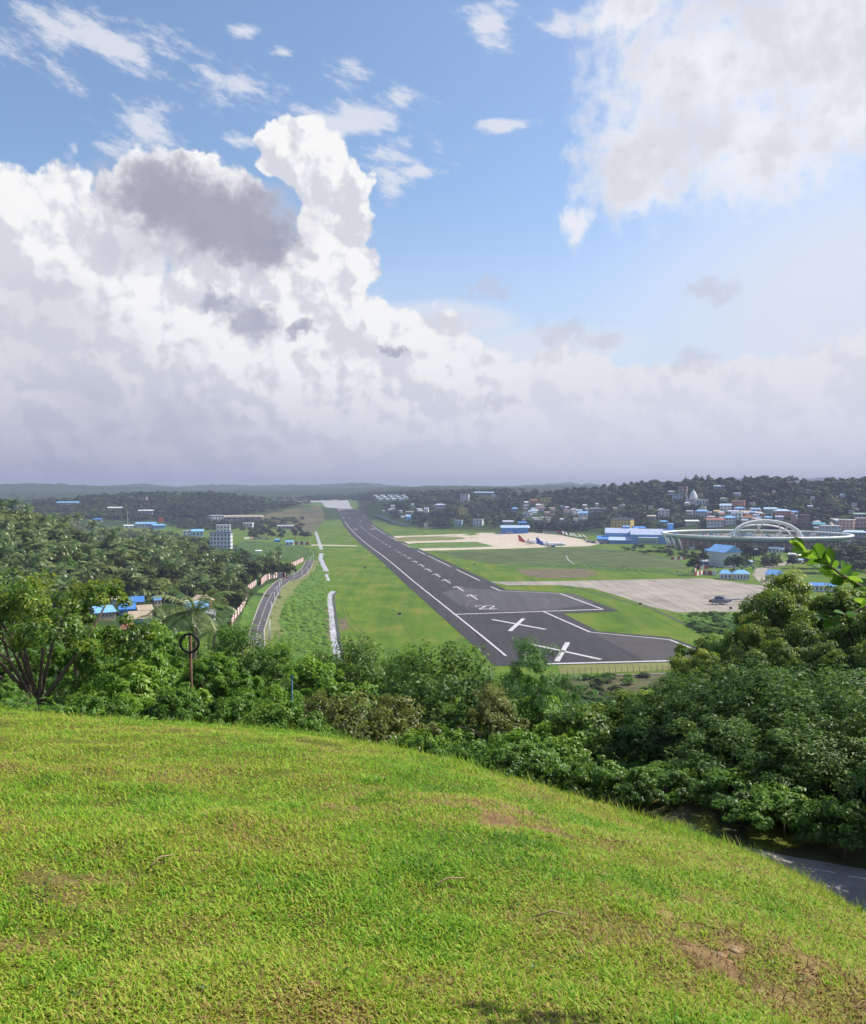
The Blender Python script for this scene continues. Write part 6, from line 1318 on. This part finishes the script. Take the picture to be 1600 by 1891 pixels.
plant(spots([(380, 1030), (520, 1040), (538, 1066), (470, 1078), (440, 1115), (400, 1130), (360, 1090)], 24, 4, (8, 12), (9, 13)), ['hill_a', 'hill_b', 'far_a'], 'broadleaf_tree', 'dark broadleaf tree', 'broadleaf trees behind the striped wall')
p = PX(310, 1085); tree('hill_a', p, 14, 11, .4, 'golden_tree', 'golden olive tree among the palms of the left hillside').children[1].data = (lambda m: (m.materials.clear(), m.materials.append(G_OLIVE), m)[2])(PROTO['hill_a'][1].copy())
RH = [(690, 928), (780, 916), (870, 912), (1000, 912), (1080, 906), (1170, 897), (1350, 890), (1600, 890), (1640, 890), (1640, 985), (1560, 975), (1500, 985), (1320, 974), (1250, 975), (1110, 975), (1050, 983), (985, 980), (930, 972), (860, 976), (780, 976), (740, 962), (700, 940)]
plant(spots(RH, 125, 5, (8, 13), (9, 14)), ['far_a', 'far_b', 'far_a'], 'broadleaf_tree', 'dark hillside tree', 'broadleaf trees of the right hillside')
plant(spots([(985, 985), (1080, 984), (1110, 968), (1000, 965), (975, 975)], 20, 6, (10, 14), (10, 14)), ['far_a', 'far_b'], 'broadleaf_tree', 'dark tree behind the airliners', 'broadleaf trees behind the airliners')
plant(spots([(1165, 890), (1600, 884), (1640, 884), (1640, 893), (1165, 897)], 16, 7, (9, 15), (7, 11)), ['spire', 'far_b', 'spire'], 'pointed_tree', 'pointed skyline tree', 'pointed trees of the right ridge')
plant(spots([(440, 985), (560, 985), (570, 997), (470, 997)], 20, 8, (9, 13), (9, 13)), ['far_a', 'far_b'], 'broadleaf_tree', 'dark broadleaf tree', 'broadleaf trees left of the channel')
for px, py, h, w, kd, lb in ((1283, 1062, 17, 11, 'far_b', 'tall dark tree left of the blue hut'), (1300, 1046, 15, 9, 'far_b', 'dark tree behind the blue hut'), (1357, 1056, 14, 22, 'far_a', 'round dark tree in front of the warehouse'), (1372, 1052, 13, 16, 'far_a', 'round dark tree right of the warehouse front'),
                         (1392, 1040, 18, 22, 'far_a', 'large bare crowned dark tree right of the warehouse'), (1378, 1030, 14, 14, 'far_b', 'dark tree just right of the blue warehouse roof'), (1410, 1036, 16, 14, 'far_b', 'dark tree right of the large bare crowned tree'),
                         (1436, 1048, 12, 9, 'palm_a', 'lone palm beside the gate road'), (1465, 1050, 12, 12, 'far_a', 'dark tree behind the gate road'), (1330, 1030, 11, 12, 'far_b', 'dark tree behind the warehouse left corner'), (1535, 1058, 22, 30, 'far_a', 'large dark tree right of the leafy branch'), (1575, 1050, 20, 28, 'far_b', 'large dark tree at the right edge under the ring'), (1505, 1050, 16, 20, 'far_a', 'dark tree behind the leafy branch')):
    p = PX(px, py); tree(kd, p, w, h, rnd.uniform(0, 6), 'dark_tree' if kd != 'palm_a' else 'coconut_palm', lb, 'tree' if kd != 'palm_a' else 'palm')
# bushes: bank below the terminal, drain side
plant(spots([(1140, 1008), (1230, 1010), (1290, 1022), (1300, 1034), (1230, 1030), (1150, 1018)], 40, 9, (2.5, 4.5), (6, 10)), ['hill_b', 'far_a'], 'bush', 'bank bush', 'bushes below the terminal', 'bush')
plant(spots([(1262, 1136), (1320, 1136), (1400, 1135), (1420, 1160), (1330, 1180), (1290, 1165)], 44, 10, (1.6, 3.2), (5, 9)), ['bamboo'], 'bush', 'bright bush by the apron drain', 'bushes beside the apron drain', 'bush')
plant(spots([(1045, 1256), (1240, 1248), (1225, 1300), (1060, 1310)], 46, 30, (1.0, 2.6), (3, 6)), ['hill_b', 'bamboo'], 'bush', 'scrubby bush beyond the perimeter fence', 'bushes beyond the perimeter fence', 'bush')
plant(spots([(1285, 1022), (1480, 1012), (1500, 1046), (1400, 1048), (1390, 1036), (1300, 1036)], 26, 31, (6, 11), (7, 12)), ['far_a', 'far_b', 'hill_b'], 'dark_tree', 'dark tree among the huts by the ring', 'trees among the huts by the ring')
# the rest of the woods, one mass: small clumps of leaves
def woodland(side):
    r_ = np.random.default_rng(44); C, Nn, VA, SZ = [], [], [], []
    def mass(poly, n, h, w, seed, K=46, tone=0.0):
        for (px, py, p, d, hh, ww) in spots(poly, n, seed, h, w, 4):
            g = r_.normal(size=(K, 3)); g /= np.linalg.norm(g, axis=1, keepdims=True); g[:, 2] = np.abs(g[:, 2]) * 1.1 - .25; rad = r_.uniform(.55, 1.1, (K, 1))
            C.append(np.array(p) + np.array([0, 0, hh * .5]) + g * rad * np.array([ww / 2, ww / 2, hh * .5])); Nn.append(g + np.array([0, 0, .5]) + r_.normal(size=(K, 3)) * .3); tn = (float(fbm(p[0] / 60, p[1] / 60, 2, 71)) - .5) * 1.1; VA.append(np.clip(tn + r_.random() * .45 + r_.random(K) * .4 + g[:, 2] * .15 + tone, 0, 1)); SZ.append(np.full(K, ww * .24))
    if side == 'L': mass(LH, 330, (4, 7), (8, 13), 13, 90, .0)
    if side == 'L': mass([(-60, 968), (60, 962), (130, 966), (330, 990), (420, 1005), (440, 1025), (330, 1018), (150, 985), (-60, 990)], 260, (6, 9), (9, 13), 14, 60, .05)
    if side == 'R': mass(RH, 1100, (6, 14), (8, 20), 12, 60); mass(RH, 700, (4, 8), (5, 9), 112, 36, .1)
    if side == 'R': mass([(100, 925), (250, 912), (420, 912), (560, 920), (575, 930), (480, 948), (380, 955), (250, 962), (120, 955), (60, 945), (40, 930)], 1100, (7, 12), (10, 18), 15)
    if side == 'R': mass([(-40, 918), (100, 918), (100, 960), (-40, 950)], 300, (7, 12), (12, 20), 16)
    if side == 'R': mass([(300, 960), (560, 958), (560, 975), (430, 983), (330, 978)], 220, (5, 9), (8, 13), 17)
    if side == 'R': mass([(640, 912), (900, 906), (1100, 900), (900, 914), (690, 922)], 300, (7, 12), (12, 20), 18)
    if side == 'R': mass([(560, 918), (700, 915), (700, 924), (560, 924)], 200, (7, 12), (14, 24), 19)
    if side == 'R': mass([(1470, 985), (1640, 985), (1640, 1060), (1480, 1050)], 110, (6, 11), (9, 14), 20, 70)
    C = np.concatenate(C); v, f, a = leaf_quads(C, np.concatenate(Nn), np.concatenate(SZ) * 1.3, np.concatenate(SZ), np.concatenate(VA), r_)
    o = link('woodland', np_mesh('woodland', v, f, G_FAR if side == 'R' else G_HILL, False, {'var': a})); tag(o, 'dark green woodland covering the far hills and the town hillside' if side == 'R' else 'lighter green woodland between the palms of the left hill', 'woodland', kind='stuff')
woodland('L'); woodland('R')
def tall_grass():
    r_ = np.random.default_rng(71); C, Nn, VA, SZ = [], [], [], []
    for poly, n, hh, seed in (([(512, 1190), (522, 1125), (548, 1088), (582, 1052), (592, 1034), (600, 1060), (603, 1090), (606, 1140), (611, 1195), (616, 1230), (520, 1230)], 700, (.5, 1.5), 81), ([(1255, 1135), (1300, 1135), (1395, 1132), (1418, 1150), (1398, 1183), (1330, 1188), (1278, 1162)], 260, (.6, 1.8), 82),
                              ([(450, 1003), (560, 1011), (584, 1018), (580, 1030), (480, 1024)], 220, (.6, 1.8), 83), ([(910, 1044), (1060, 1043), (1250, 1054), (1300, 1062), (1205, 1057), (1050, 1048)], 240, (.5, 1.4), 84), ([(1140, 1010), (1230, 1012), (1290, 1024), (1296, 1034), (1230, 1030), (1150, 1018)], 240, (.8, 2.4), 85)):
        for (px, py, p, d, h, w) in spots(poly, n, seed, hh, (1.6, 4.2), 4):
            K = 44; g = r_.normal(size=(K, 3)); g /= np.linalg.norm(g, axis=1, keepdims=True); g[:, 2] = np.abs(g[:, 2]); C.append(np.array(p) + g * np.array([w / 2, w / 2, h * .9]) * r_.uniform(.4, 1, (K, 1))); Nn.append(g + np.array([0, 0, .4])); VA.append(np.clip(.15 + r_.random() * .5 + r_.random(K) * .4, 0, 1)); SZ.append(np.full(K, w * .16))
    C = np.concatenate(C); v, f, a = leaf_quads(C, np.concatenate(Nn), np.concatenate(SZ) * 1.5, np.concatenate(SZ) * .6, np.concatenate(VA), r_)
    tag(link('tall_grass', np_mesh('tall_grass', v, f, G_BRIGHT, False, {'var': a})), 'tufts of tall lush grass beside the drainage channel and drains', 'tall grass', kind='stuff')
tall_grass()
# ------------------------------------------------------------------ haze
hz_m = bpy.data.materials.new('haze'); hz_m.use_nodes = True; t = hz_m.node_tree; t.nodes.clear()
pv = t.nodes.new('ShaderNodeVolumePrincipled'); pv.inputs['Color'].default_value = (.46, .51, .71, 1); pv.inputs['Density'].default_value = 1.65e-4; pv.inputs['Anisotropy'].default_value = .0
ho = t.nodes.new('ShaderNodeOutputMaterial'); t.links.new(pv.outputs[0], ho.inputs['Volume'])
haze = MB().box(-8900, 8900, -8900, 8900, -60, 185).build('haze', hz_m); tag(haze, 'pale haze in the air over the airfield and hills', 'haze', kind='stuff')
